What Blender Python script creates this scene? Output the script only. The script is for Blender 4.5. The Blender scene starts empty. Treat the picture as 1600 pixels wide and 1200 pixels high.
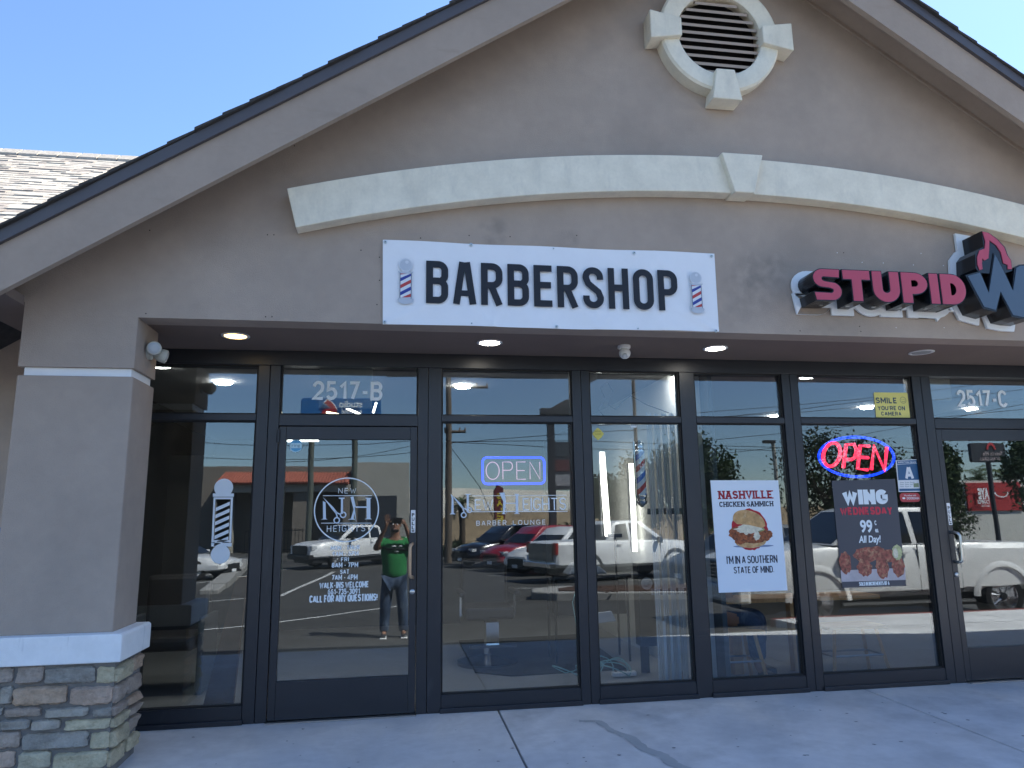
import bpy, bmesh, math, random
from mathutils import Vector, Matrix
random.seed(7)
R = math.radians
PI = math.pi
scene = bpy.context.scene
# ---------------------------------------------------------------- camera, sky, sun, exposure
CP = Vector((0.0, -5.7, 1.414)); FPX = 1128.0
_yaw, _pit, _rol = R(9.2), R(10.46), R(-0.89)
_F = Vector((math.sin(_yaw)*math.cos(_pit), math.cos(_yaw)*math.cos(_pit), math.sin(_pit)))
_r = Vector((math.cos(_yaw), -math.sin(_yaw), 0)); _u = _r.cross(_F)
_c, _s = math.cos(_rol), math.sin(_rol)
_R = _c*_r+_s*_u; _U = -_s*_r+_c*_u
cam_d = bpy.data.cameras.new('camera'); cam = bpy.data.objects.new('camera', cam_d)
scene.collection.objects.link(cam); scene.camera = cam
cam_d.sensor_width = 36; cam_d.lens = FPX/1600*36; cam_d.clip_start = 0.005; cam_d.clip_end = 3000
cam.matrix_world = Matrix(((_R.x, _U.x, -_F.x, CP.x), (_R.y, _U.y, -_F.y, CP.y), (_R.z, _U.z, -_F.z, CP.z), (0, 0, 0, 1)))
SUN_EL, SUN_AZ = 49.5, 57.0        # azimuth clockwise from +Y
world = bpy.data.worlds.new("World"); scene.world = world; world.use_nodes = True
wn = world.node_tree.nodes; wl = world.node_tree.links
bg = wn['Background']; sky = wn.new('ShaderNodeTexSky'); sky.sky_type = 'NISHITA'; sky.sun_disc = False
sky.sun_elevation = R(SUN_EL); sky.sun_rotation = R(SUN_AZ); sky.air_density = 1.0; sky.dust_density = 0.15; sky.ozone_density = 2.2
wb_ = wn.new('ShaderNodeVectorMath'); wb_.operation = 'MULTIPLY'; wb_.inputs[1].default_value = (.78, .87, 1.0)   # white balance of the photograph
wl.new(sky.outputs[0], wb_.inputs[0]); wl.new(wb_.outputs[0], bg.inputs[0]); bg.inputs[1].default_value = 0.093
sl = bpy.data.lights.new('sun', 'SUN'); sl.energy = 5.0; sl.angle = R(0.53); sl.color = (1, .95, .87)
so = bpy.data.objects.new('sun', sl); scene.collection.objects.link(so)
sd = Vector((math.sin(R(SUN_AZ))*math.cos(R(SUN_EL)), math.cos(R(SUN_AZ))*math.cos(R(SUN_EL)), math.sin(R(SUN_EL))))
so.rotation_euler = sd.to_track_quat('Z', 'Y').to_euler()
scene.view_settings.view_transform = 'Standard'; scene.view_settings.look = 'None'
scene.view_settings.exposure = 1.65; scene.view_settings.gamma = 1; scene.view_settings.use_curve_mapping = False
scene.render.engine = 'CYCLES'
try:
    scene.cycles.max_bounces = 10; scene.cycles.transparent_max_bounces = 24
    scene.cycles.caustics_reflective = False; scene.cycles.caustics_refractive = False
except Exception: pass

# measured directions of the photograph -> points on the real planes of the place
def ray(x, y): return _F+(x-800)/FPX*_R-(y-600)/FPX*_U
def aty(x, y, Y=0.0):
    d = ray(x, y); return CP+d*((Y-CP.y)/d.y)
def atx(x, y, X=0.0):
    d = ray(x, y); return CP+d*((X-CP.x)/d.x)
def atz(x, y, Z=0.0):
    d = ray(x, y); return CP+d*((Z-CP.z)/d.z)
def refl(x, y, Y):                 # a thing seen in the glass stands as far in front of it
    p = aty(x, y, Y); return Vector((p.x, -p.y, p.z))

# ---------------------------------------------------------------- materials
MATS = {}
def mat(name, col, rough=.8, spec=.5, metal=0, var=0, vscale=6, bump=0, bscale=60, emit=None, estr=0, stain=None, detail=6, coat=0, bdist=.01, streak=0):
    if name in MATS: return MATS[name]
    m = bpy.data.materials.new(name); m.use_nodes = True; n = m.node_tree.nodes; l = m.node_tree.links
    b = n['Principled BSDF']; b.inputs['Roughness'].default_value = rough; b.inputs['Metallic'].default_value = metal
    b.inputs['Specular IOR Level'].default_value = spec; b.inputs['Coat Weight'].default_value = coat
    b.inputs['Base Color'].default_value = (*col, 1)
    tc = n.new('ShaderNodeNewGeometry')
    def noise(sc, det=detail, ro=.6, vec=None):
        t = n.new('ShaderNodeTexNoise'); t.inputs['Scale'].default_value = sc; t.inputs['Detail'].default_value = det
        t.inputs['Roughness'].default_value = ro; l.new(vec or tc.outputs['Position'], t.inputs['Vector']); return t
    if var or stain:
        t = noise(vscale); t2 = noise(vscale*9)
        mx = n.new('ShaderNodeMath'); mx.operation = 'MULTIPLY_ADD'; mx.inputs[1].default_value = .35; l.new(t2.outputs[0], mx.inputs[0]); l.new(t.outputs[0], mx.inputs[2])
        rp = n.new('ShaderNodeMapRange'); rp.inputs[1].default_value = .45; rp.inputs[2].default_value = .9
        rp.inputs[3].default_value = 1-var; rp.inputs[4].default_value = 1+var; l.new(mx.outputs[0], rp.inputs[0])
        sc = n.new('ShaderNodeVectorMath'); sc.operation = 'SCALE'; sc.inputs[0].default_value = col; l.new(rp.outputs[0], sc.inputs['Scale'])
        out = sc.outputs[0]
        if stain:                       # stain = (colour, scale, low, high, stretch)
            mp = n.new('ShaderNodeMapping'); mp.inputs['Scale'].default_value = stain[4]; l.new(tc.outputs['Position'], mp.inputs[0])
            t3 = noise(stain[1], 5, .65, mp.outputs[0]); r3 = n.new('ShaderNodeMapRange'); r3.inputs[1].default_value = stain[2]; r3.inputs[2].default_value = stain[3]
            l.new(t3.outputs[0], r3.inputs[0]); mm = n.new('ShaderNodeMix'); mm.data_type = 'RGBA'; l.new(r3.outputs[0], mm.inputs[0])
            l.new(out, mm.inputs[6]); mm.inputs[7].default_value = (*stain[0], 1); out = mm.outputs[2]
        l.new(out, b.inputs['Base Color'])
    if bump:
        t = noise(bscale, 8, .65); bm_ = n.new('ShaderNodeBump'); bm_.inputs['Strength'].default_value = bump; bm_.inputs['Distance'].default_value = bdist
        l.new(t.outputs[0], bm_.inputs['Height']); l.new(bm_.outputs[0], b.inputs['Normal'])
    if emit:
        b.inputs['Emission Color'].default_value = (*emit, 1); b.inputs['Emission Strength'].default_value = estr
    MATS[name] = m; return m
def glass_mat(name, R0, tint, rc=(1, 1, 1)):
    if name in MATS: return MATS[name]
    m = bpy.data.materials.new(name); m.use_nodes = True; n = m.node_tree.nodes; l = m.node_tree.links
    n.clear(); o = n.new('ShaderNodeOutputMaterial'); mx = n.new('ShaderNodeMixShader'); t = n.new('ShaderNodeBsdfTransparent'); g = n.new('ShaderNodeBsdfGlossy')
    t.inputs[0].default_value = (*tint, 1); g.inputs[0].default_value = (*rc, 1); g.inputs['Roughness'].default_value = 0.0
    lw = n.new('ShaderNodeLayerWeight'); lw.inputs[0].default_value = .35
    rp = n.new('ShaderNodeMapRange'); rp.inputs[3].default_value = R0; rp.inputs[4].default_value = .95; rp.interpolation_type = 'LINEAR'
    pw = n.new('ShaderNodeMath'); pw.operation = 'POWER'; pw.inputs[1].default_value = 2.2; l.new(lw.outputs['Facing'], pw.inputs[0]); l.new(pw.outputs[0], rp.inputs[0])
    # faint waviness of float glass
    tc = n.new('ShaderNodeNewGeometry'); ns = n.new('ShaderNodeTexNoise'); ns.inputs['Scale'].default_value = 2.0; ns.inputs['Detail'].default_value = 1
    l.new(tc.outputs['Position'], ns.inputs['Vector']); bp = n.new('ShaderNodeBump'); bp.inputs['Strength'].default_value = .012; bp.inputs['Distance'].default_value = .02
    l.new(ns.outputs[0], bp.inputs['Height']); l.new(bp.outputs[0], g.inputs['Normal'])
    l.new(rp.outputs[0], mx.inputs[0]); l.new(t.outputs[0], mx.inputs[1]); l.new(g.outputs[0], mx.inputs[2]); l.new(mx.outputs[0], o.inputs[0])
    MATS[name] = m; return m
def stripe_mat(name, cols, period, slope, rough=.4):
    # helical stripes printed on a cylinder: bands in object Z + slope * angle/x
    m = bpy.data.materials.new(name); m.use_nodes = True; n = m.node_tree.nodes; l = m.node_tree.links; b = n['Principled BSDF']; b.inputs['Roughness'].default_value = rough
    tc = n.new('ShaderNodeTexCoord'); sp = n.new('ShaderNodeSeparateXYZ'); l.new(tc.outputs['Object'], sp.inputs[0])
    ma = n.new('ShaderNodeMath'); ma.operation = 'MULTIPLY_ADD'; ma.inputs[1].default_value = -slope; l.new(sp.outputs[0], ma.inputs[0]); l.new(sp.outputs[2], ma.inputs[2])
    md = n.new('ShaderNodeMath'); md.operation = 'DIVIDE'; md.inputs[1].default_value = period; l.new(ma.outputs[0], md.inputs[0])
    fr = n.new('ShaderNodeMath'); fr.operation = 'FRACT'; l.new(md.outputs[0], fr.inputs[0])
    cr = n.new('ShaderNodeValToRGB'); cr.color_ramp.interpolation = 'CONSTANT'; l.new(fr.outputs[0], cr.inputs[0])
    els = cr.color_ramp.elements
    for i, (p, c) in enumerate(cols):
        e = els[i] if i < 2 else els.new(p)
        e.position = p; e.color = (*c, 1)
    l.new(cr.outputs[0], b.inputs['Base Color']); MATS[name] = m; return m

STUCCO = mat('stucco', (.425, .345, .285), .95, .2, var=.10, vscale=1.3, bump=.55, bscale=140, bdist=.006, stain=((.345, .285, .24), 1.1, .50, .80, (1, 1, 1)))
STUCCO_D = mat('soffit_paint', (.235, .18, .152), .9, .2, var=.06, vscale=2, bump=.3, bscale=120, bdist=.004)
FASCIA = mat('fascia_paint', (.39, .31, .25), .75, .3, var=.09, vscale=2, bump=.25, bscale=40, bdist=.004, stain=((.33, .26, .205), 3, .60, .8, (.5, 1, 3)))
CREAM = mat('precast_trim', (.82, .76, .62), .9, .2, var=.10, vscale=5, bump=.5, bscale=180, bdist=.004, stain=((.64, .60, .50), 2.6, .52, .85, (3, 3, 1.2)))
WHITEST = mat('white_stucco_cap', (.86, .86, .85), .9, .2, var=.06, vscale=5, bump=.45, bscale=150, bdist=.004, stain=((.58, .58, .58), 5, .60, .78, (3.5, 3.5, .3)))
WHITEP = mat('white_paint', (.85, .85, .85), .7, .3, var=.03)
DRIP = mat('drip_edge_metal', (.085, .078, .085), .45, .5, var=.05)
SHING = [mat('shingle_grey_%d' % i, c, .95, .2, var=.22, vscale=22, bump=.8, bscale=300, bdist=.004) for i, c in enumerate([(.44, .40, .34), (.37, .33, .28), (.48, .44, .37), (.33, .29, .25)])]
SHDARK = mat('shingle_dark', (.07, .065, .062), .95, .2, var=.2, vscale=20)
ALU = mat('dark_bronze_frame', (.014, .017, .024), .38, .55, var=.12, vscale=4, bump=.03, bscale=30, stain=((.05, .052, .06), 6, .64, .85, (1, 1, .25)))
RUBBER = mat('black_gasket', (.008, .008, .009), .7)
STEEL = mat('brushed_steel', (.55, .54, .52), .28, .5, metal=1)
COPPER = mat('tan_handle', (.50, .34, .22), .38, .5, metal=.35)
GLASS = glass_mat('storefront_glass', .086, (.84, .87, .88), (.90, .96, 1.0))
CONC = mat('sidewalk_concrete', (.62, .62, .62), .9, .25, var=.17, vscale=1.4, bump=.35, bscale=90, bdist=.004, stain=((.47, .47, .47), 1.5, .52, .74, (1, 1, 1)))
ASPH = mat('asphalt', (.070, .068, .064), .92, .3, var=.20, vscale=1.2, bump=.6, bscale=60, bdist=.01)
CURBM = mat('kerb_concrete', (.34, .33, .31), .9, .2, var=.12, vscale=4)
REDC = mat('red_kerb_paint', (.20, .045, .04), .7, .3, var=.1)
LINE = mat('road_paint', (.62, .62, .60), .8, .2, var=.12, vscale=8)
BLACK = mat('black_plastic', (.012, .012, .013), .4)
WHITE = mat('white_vinyl', (.86, .88, .89), .6, .3)
WHITEG = mat('white_gloss', (.80, .80, .80), .3, .5)
CHROME = mat('chrome', (.75, .76, .78), .12, .5, metal=1)
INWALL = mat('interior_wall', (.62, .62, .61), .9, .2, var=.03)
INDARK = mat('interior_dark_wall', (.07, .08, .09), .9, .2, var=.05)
INFLOOR = mat('interior_floor', (.27, .28, .29), .5, .4, var=.10, vscale=1.5)
CEILM = mat('interior_ceiling', (.22, .22, .22), .9)
BLUEV = mat('blue_print', (.02, .12, .36), .5)
REDV = mat('red_print', (.42, .02, .025), .55)
NAVY = mat('navy_black_print', (.008, .010, .016), .55)

# ghosts of removed signs: soft grey smudges worn into the stucco
def smudges(m, spots, col):
    n = m.node_tree.nodes; l = m.node_tree.links; b = n['Principled BSDF']; src = b.inputs['Base Color'].links[0].from_socket
    g = n.new('ShaderNodeNewGeometry'); ns = n.new('ShaderNodeTexNoise'); ns.inputs['Scale'].default_value = 9; ns.inputs['Detail'].default_value = 6; l.new(g.outputs['Position'], ns.inputs['Vector'])
    for (x, z), r, soft, amt in spots:
        v = n.new('ShaderNodeVectorMath'); v.operation = 'DISTANCE'; l.new(g.outputs['Position'], v.inputs[0]); v.inputs[1].default_value = (x, -.88, z)
        a = n.new('ShaderNodeMapRange'); a.inputs[1].default_value = r; a.inputs[2].default_value = r-soft; a.inputs[3].default_value = 0; a.inputs[4].default_value = amt; l.new(v.outputs['Value'], a.inputs[0])
        k = n.new('ShaderNodeMapRange'); k.inputs[1].default_value = .38; k.inputs[2].default_value = .62; l.new(ns.outputs[0], k.inputs[0])
        mu = n.new('ShaderNodeMath'); mu.operation = 'MULTIPLY'; l.new(a.outputs[0], mu.inputs[0]); l.new(k.outputs[0], mu.inputs[1])
        mx = n.new('ShaderNodeMix'); mx.data_type = 'RGBA'; l.new(mu.outputs[0], mx.inputs[0]); l.new(src, mx.inputs[6]); mx.inputs[7].default_value = (*col, 1); src = mx.outputs[2]
    l.new(src, b.inputs['Base Color'])
def _w(x, y): q = aty(x, y, -.88); return (q.x, q.z)
smudges(STUCCO, [(_w(770, 362), .13, .05, .55), (_w(890, 372), .09, .05, .4), (_w(1180, 440), .30, .22, .75), (_w(1212, 415), .16, .1, .5), (_w(1150, 490), .2, .15, .4), (_w(1300, 500), .3, .25, .3)], (.26, .225, .195))
# ---------------------------------------------------------------- mesh builder and scene helpers
COL = scene.collection
class MB:
    def __init__(s): s.v = []; s.f = []; s.M = None; s.fm = []; s.mi = 0
    def add(s, vs, fs):
        o = len(s.v)
        for p in vs:
            p = Vector(p); s.v.append(s.M @ p if s.M else p)
        for f in fs: s.f.append([i+o for i in f]); s.fm.append(s.mi)
        return s
    def box(s, x0, x1, y0, y1, z0, z1):
        if x0 > x1: x0, x1 = x1, x0
        if y0 > y1: y0, y1 = y1, y0
        if z0 > z1: z0, z1 = z1, z0
        return s.add([(x0, y0, z0), (x1, y0, z0), (x1, y1, z0), (x0, y1, z0), (x0, y0, z1), (x1, y0, z1), (x1, y1, z1), (x0, y1, z1)],
              [(0, 3, 2, 1), (4, 5, 6, 7), (0, 1, 5, 4), (1, 2, 6, 5), (2, 3, 7, 6), (3, 0, 4, 7)])
    def prism(s, pts, y0, y1, axis='y'):       # polygon in (x,z) (or (x,y) for axis z, (y,z) for x) extruded
        n = len(pts)
        def P(a, b, c): return {'y': (a, c, b), 'z': (a, b, c), 'x': (c, a, b)}[axis]
        vs = [P(a, b, y0) for a, b in pts]+[P(a, b, y1) for a, b in pts]
        fs = [list(range(n)), list(range(2*n-1, n-1, -1))]+[[i, (i+1) % n+n, (i+1) % n, ][:0] or [i, i+n, (i+1) % n+n, (i+1) % n] for i in range(n)]
        return s.add(vs, fs)
    def flat(s, pts, y):                        # flat polygon facing -Y
        return s.add([(a, y, b) for a, b in pts], [list(range(len(pts)))])
    def ring(s, c, r, ax, n):
        ax = Vector(ax).normalized(); t = Vector((0, 0, 1)) if abs(ax.z) < .9 else Vector((1, 0, 0))
        a = ax.cross(t).normalized(); b = ax.cross(a)
        return [Vector(c)+(a*math.cos(2*PI*i/n)+b*math.sin(2*PI*i/n))*r for i in range(n)]
    def tube(s, pts, r, n=8, cap=True, closed=False):
        pts = [Vector(p) for p in pts]; k = len(pts); vs = []; prev = None
        for i, p in enumerate(pts):
            if closed: d = pts[(i+1) % k]-pts[i-1]
            else: d = pts[min(i+1, k-1)]-pts[max(i-1, 0)]
            d.normalize()
            if prev is None:
                t = Vector((0, 0, 1)) if abs(d.z) < .9 else Vector((1, 0, 0)); a = d.cross(t).normalized()
            else:
                a = prev-d*prev.dot(d)
                a = a.normalized() if a.length > 1e-6 else d.orthogonal().normalized()
            prev = a; b = d.cross(a); rr = r[i] if isinstance(r, (list, tuple)) else r
            vs += [p+(a*math.cos(2*PI*j/n)+b*math.sin(2*PI*j/n))*rr for j in range(n)]
        fs = []
        for i in range(k if closed else k-1):
            o = i*n; q = ((i+1) % k)*n
            for j in range(n): fs.append((o+j, o+(j+1) % n, q+(j+1) % n, q+j))
        if cap and not closed: fs += [list(range(n))[::-1], list(range((k-1)*n, k*n))]
        return s.add(vs, fs)
    def lathe(s, prof, c=(0, 0, 0), ax=(0, 0, 1), n=24):   # prof [(r,h)]
        vs = []; A = Vector(ax).normalized()
        for r, h in prof: vs += s.ring(Vector(c)+A*h, max(r, 1e-4), A, n)
        fs = []
        for i in range(len(prof)-1):
            for j in range(n): fs.append((i*n+j, i*n+(j+1) % n, (i+1)*n+(j+1) % n, (i+1)*n+j))
        fs += [list(range(n))[::-1], list(range((len(prof)-1)*n, len(prof)*n))]
        return s.add(vs, fs)
    def sphere(s, c, r, n=12, sc=(1, 1, 1)):
        vs = []; m = n//2+1
        for i in range(m):
            a = PI*i/(m-1)
            for j in range(n): vs.append((c[0]+r*sc[0]*math.sin(a)*math.cos(2*PI*j/n), c[1]+r*sc[1]*math.sin(a)*math.sin(2*PI*j/n), c[2]+r*sc[2]*math.cos(a)))
        return s.add(vs, [(i*n+j, (i+1)*n+j, (i+1)*n+(j+1) % n, i*n+(j+1) % n) for i in range(m-1) for j in range(n)])
    def disc(s, cx, cz, r, y, n=32, sx=1, sz=1): return s.flat([(cx+r*sx*math.cos(2*PI*i/n), cz+r*sz*math.sin(2*PI*i/n)) for i in range(n)], y)
    def annulus(s, cx, cz, r0, r1, y, n=48, sx=1, sz=1):
        vs = [(cx+r*sx*math.cos(2*PI*i/n), y, cz+r*sz*math.sin(2*PI*i/n)) for r in (r0, r1) for i in range(n)]
        return s.add(vs, [(i, n+i, n+(i+1) % n, (i+1) % n) for i in range(n)])
    def strip(s, path, w, y):                   # flat ribbon in the facade plane, path [(x,z)]
        for (a, b), (c, d) in zip(path[:-1], path[1:]):
            dx, dz = c-a, d-b; L = math.hypot(dx, dz) or 1; nx, nz = -dz/L*w/2, dx/L*w/2
            s.add([(a+nx, y, b+nz), (c+nx, y, d+nz), (c-nx, y, d-nz), (a-nx, y, b-nz)], [(0, 1, 2, 3)])
        return s
    def out(s, name, m, parent=None, smooth=False, bevel=0, kind=None, label=None, world=True, fix=True):
        me = bpy.data.meshes.new(name); off = Vector((0, 0, 0))
        if parent is not None and world: off = wloc(parent)
        me.from_pydata([tuple(v-off) for v in s.v], [], [f for f in s.f])
        ms = m if isinstance(m, (list, tuple)) else [m]
        for x in ms: me.materials.append(x)
        if len(ms) > 1: me.polygons.foreach_set('material_index', s.fm)
        if fix or bevel:
            b = bmesh.new(); b.from_mesh(me)
            if fix: bmesh.ops.recalc_face_normals(b, faces=b.faces)
            if bevel:
                es = [e for e in b.edges if len(e.link_faces) == 2 and e.calc_face_angle(0) > .6]
                bmesh.ops.bevel(b, geom=es, offset=bevel, segments=2, affect='EDGES', profile=.5)
            b.to_mesh(me); b.free()
        if smooth:
            for p in me.polygons: p.use_smooth = True
            try: me.set_sharp_from_angle(angle=R(40))
            except Exception: pass
        o = bpy.data.objects.new(name, me); COL.objects.link(o)
        if parent is not None: o.parent = parent
        if kind: o['kind'] = kind
        if label: o['label'] = label
        return o
WL = {}
def wloc(o):
    l = Vector((0, 0, 0))
    while o is not None: l += o.location; o = o.parent
    return l
def tag(o, label, cat, group=None, kind=None):
    if label: o['label'] = label
    if cat: o['category'] = cat
    if group: o['group'] = group
    if kind: o['kind'] = kind
    return o
def thing(name, label, cat, loc=(0, 0, 0), rz=0, group=None):
    o = bpy.data.objects.new(name, None); COL.objects.link(o); o.location = loc; o.rotation_euler = (0, 0, rz); o.empty_display_size = .1
    return tag(o, label, cat, group)
def BX(*a): return MB().box(*a)
def add_text(mb, s, x0, x1, z0, z1, y, bold=0, depth=0, shear=0, mirror=False):
    cu = bpy.data.curves.new('t', 'FONT'); cu.body = s; cu.size = 1; cu.offset = bold; cu.shear = shear; cu.resolution_u = 5
    if depth: cu.extrude = .5
    o = bpy.data.objects.new('t', cu); COL.objects.link(o)
    dg = bpy.context.evaluated_depsgraph_get(); me = bpy.data.meshes.new_from_object(o.evaluated_get(dg))
    bpy.data.objects.remove(o); bpy.data.curves.remove(cu)
    xs = [v.co.x for v in me.vertices]; ys = [v.co.y for v in me.vertices]
    if not xs: return mb
    ax, bx, ay, by = min(xs), max(xs), min(ys), max(ys)
    def T(c):
        u = (c.x-ax)/(bx-ax); v = (c.y-ay)/(by-ay)
        if mirror: u = 1-u
        return (x0+(x1-x0)*u, y-(c.z+.5)*depth if depth else y, z0+(z1-z0)*v)
    mb.add([T(v.co) for v in me.vertices], [list(p.vertices) for p in me.polygons]); bpy.data.meshes.remove(me)
    return mb
def text_px(s, a, b, m, name, parent, Y=.036, bold=0, shear=0):   # a = top left, b = bottom right on the facade
    p, q = aty(*a, Y), aty(*b, Y)
    return add_text(MB(), s, p.x, q.x, q.z, p.z, Y, bold, 0, shear).out(name, m, parent, fix=False)
def P2(x, y, Y): q = aty(x, y, Y); return (q.x, q.z)
from mathutils import noise as mnoise
# ================================================================ THE SETTING
def gz(y):      # height of the lot: it falls away from the building
    pts = [(10, -.06), (-3.2, -.06), (-5.7, -.37), (-22, -.6), (-400, -.6)]
    for (a, za), (b, zb) in zip(pts[:-1], pts[1:]):
        if a >= y >= b: return za+(zb-za)*(a-y)/(a-b)
    return -.6
m = MB()
xs = [-400, -60, -30, 0, 30, 60, 400]; ys = [-3.2, -4, -5.7, -10, -15, -22, -30, -60, -400]
vs = [(x, y, gz(y)) for y in ys for x in xs]; n = len(xs)
m.add(vs, [(j*n+i, (j+1)*n+i, (j+1)*n+i+1, j*n+i+1) for j in range(len(ys)-1) for i in range(n-1)])
tag(m.out('asphalt_lot', ASPH, fix=False), None, None, kind='structure')
m = MB(); m.add([(-400, 12, -.12), (400, 12, -.12), (400, 400, -.12), (-400, 400, -.12)], [(0, 1, 2, 3)])
m.add([(-400, -3.2, -.12), (-400, 12, -.12), (-14, 12, -.12), (-14, -3.2, -.12)], [(3, 2, 1, 0)]); m.add([(22, -3.2, -.12), (22, 12, -.12), (400, 12, -.12), (400, -3.2, -.12)], [(3, 2, 1, 0)])
tag(m.out('ground', ASPH), None, None, kind='structure')
sw = thing('sidewalk', None, None); sw['kind'] = 'structure'
BX(-14, 22, -3.19, .02, -.25, -.075).out('joint_filler', RUBBER, sw)
ybr = [0.02, -1.85, -3.2]
for i in range(-5, 7):
    x0 = .78+3*i
    for ya, yb in zip(ybr[:-1], ybr[1:]):
        b = MB(); z0, z1 = .0-.019*abs(ya), .0-.019*abs(yb)
        b.add([(x0+.007, ya-.006, -.2), (x0+2.993, ya-.006, -.2), (x0+2.993, yb+.006, -.2), (x0+.007, yb+.006, -.2),
               (x0+.007, ya-.006, z0), (x0+2.993, ya-.006, z0), (x0+2.993, yb+.006, z1), (x0+.007, yb+.006, z1)],
              [(0, 1, 2, 3), (4, 7, 6, 5), (0, 4, 5, 1), (1, 5, 6, 2), (2, 6, 7, 3), (3, 7, 4, 0)])
        b.out('slab', CONC, sw, bevel=.006)
for i in range(4):     # the walk widens to the right, with a red kerb along the lot
    x0 = 5.4+3*i; b = MB()
    b.add([(x0+.005, -3.205, -.3), (x0+2.995, -3.205, -.3), (x0+2.995, -4.30, -.3), (x0+.005, -4.30, -.3), (x0+.005, -3.205, -.061), (x0+2.995, -3.205, -.061), (x0+2.995, -4.30, -.083), (x0+.005, -4.30, -.083)],
          [(0, 1, 2, 3), (4, 7, 6, 5), (0, 4, 5, 1), (1, 5, 6, 2), (2, 6, 7, 3), (3, 7, 4, 0)])
    b.out('slab', CONC, sw)
BX(5.4, 17.4, -4.45, -4.305, -.4, -.085).out('kerb', REDC, sw, bevel=.015)
STN_ = mat('damp_concrete', (.40, .42, .43), .7, .3, var=.08, vscale=6)
tr = [atz(*p, -.012) for p in [(905, 1128), (935, 1128), (955, 1142), (985, 1152), (1005, 1168), (1035, 1178), (1050, 1190), (1085, 1203), (1110, 1215)]]; rq = random.Random(2); mb_ = MB(); vs = []
for i in range((len(tr)-1)*6+1):
    k = min(i//6, len(tr)-2); p = tr[k].lerp(tr[k+1], i/6-k); w = .022+.018*min(1, i/30)+rq.uniform(-.007, .009); d = (tr[k+1]-tr[k]).normalized(); q = Vector((-d.y, d.x, 0)); zz_ = lambda v: .0-.019*abs(v.y)+.0022
    a_, b_ = p+q*w, p-q*w*rq.uniform(.7, 1.1); vs += [(a_.x, a_.y, zz_(a_)), (b_.x, b_.y, zz_(b_))]
mb_.add(vs, [(2*i, 2*i+1, 2*i+3, 2*i+2) for i in range(len(vs)//2-1)]).out('water_stain', STN_, sw, fix=False)
mb_ = MB(); rq = random.Random(6)
for i in range(70):
    x, y = rq.uniform(-1.5, 5), rq.uniform(-1.8, -.1); r_ = rq.uniform(.004, .014); mb_.add([(x+r_*rq.uniform(.6, 1.3)*math.cos(2*PI*k/9), y+r_*rq.uniform(.6, 1.2)*math.sin(2*PI*k/9), -.019*abs(y)+.0018) for k in range(9)], [list(range(9))])
o = mb_.out('gum_spot', mat('gum_grey', (.22, .23, .24), .8), sw, fix=False); o['kind'] = 'stuff'
# stall lines and kerb islands of the lot (positions read off the reflections)
rm = thing('road_marking', None, None); rm['kind'] = 'structure'
def line(a, b, w=.10):
    a, b = Vector(a), Vector(b); k = 8; m = MB(); d = (b-a).normalized(); nn = Vector((-d.y, d.x))*w/2; vs = []
    for i in range(k+1):
        p = a+(b-a)*i/k; vs += [(p.x+nn.x, p.y+nn.y, gz(p.y+nn.y)+.006), (p.x-nn.x, p.y-nn.y, gz(p.y-nn.y)+.006)]
    m.add(vs, [(2*i, 2*i+1, 2*i+3, 2*i+2) for i in range(k)]).out('painted_line', LINE, rm, fix=False)
line((-2.9, -14.2), (-2.4, -24.5), .14); line((-2.4, -8.2), (.7, -11.2), .11); line((-8, -5.5), (-2.4, -8.2), .11)
line((-7.5, -11.5), (-2.95, -14.1), .12)
for yy in (-13.8, -16.6, -19.4, -22.2): line((3.2, yy-.4), (8.5, yy+.9), .10)
line((-6.5, -20), (-4.4, -27), .1); line((-8.5, -19), (-6.4, -27), .1)
def island(name, pts, label, h=.15, top=None):
    t = thing(name, None, None); t['kind'] = 'structure'
    z = min(gz(p[1]) for p in pts)
    m = MB(); m.prism([p for p in pts], z-.1, max(gz(p[1]) for p in pts)+h, 'z'); m.out('kerb', CURBM, t, bevel=.03)
    cx = sum(p[0] for p in pts)/len(pts); cy = sum(p[1] for p in pts)/len(pts)
    q = [(cx+(p[0]-cx)*.86, cy+(p[1]-cy)*.78) for p in pts]
    m = MB(); m.prism(q, z, max(gz(p[1]) for p in pts)+h+.02, 'z'); m.out('soil', top, t)
SOIL = mat('bark_soil', (.09, .055, .04), .95, .2, var=.35, vscale=15, bump=.8, bscale=50, bdist=.02)
island('kerb_island', [(3.1, -11.0), (3.6, -10.6), (11.5, -9.0), (12, -9.4), (12, -10.6), (11.5, -11.0), (3.8, -12.2), (3.2, -11.6)], '', .15, SOIL)
island('kerb_strip', [(-5.2, -15.5), (-4.7, -15.5), (-6.9, -33), (-7.6, -33)], '', .12, CURBM)

# ================================================================ THE BUILDING
bld = thing('retail_building', 'brown stucco strip mall building with a steep front gable and dark framed shop windows', 'building', (2.48, 2, 0))
XC, SL = 2.44, .665
W = -.88
def zlow(x): return 5.88-SL*abs(x-XC)
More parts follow.
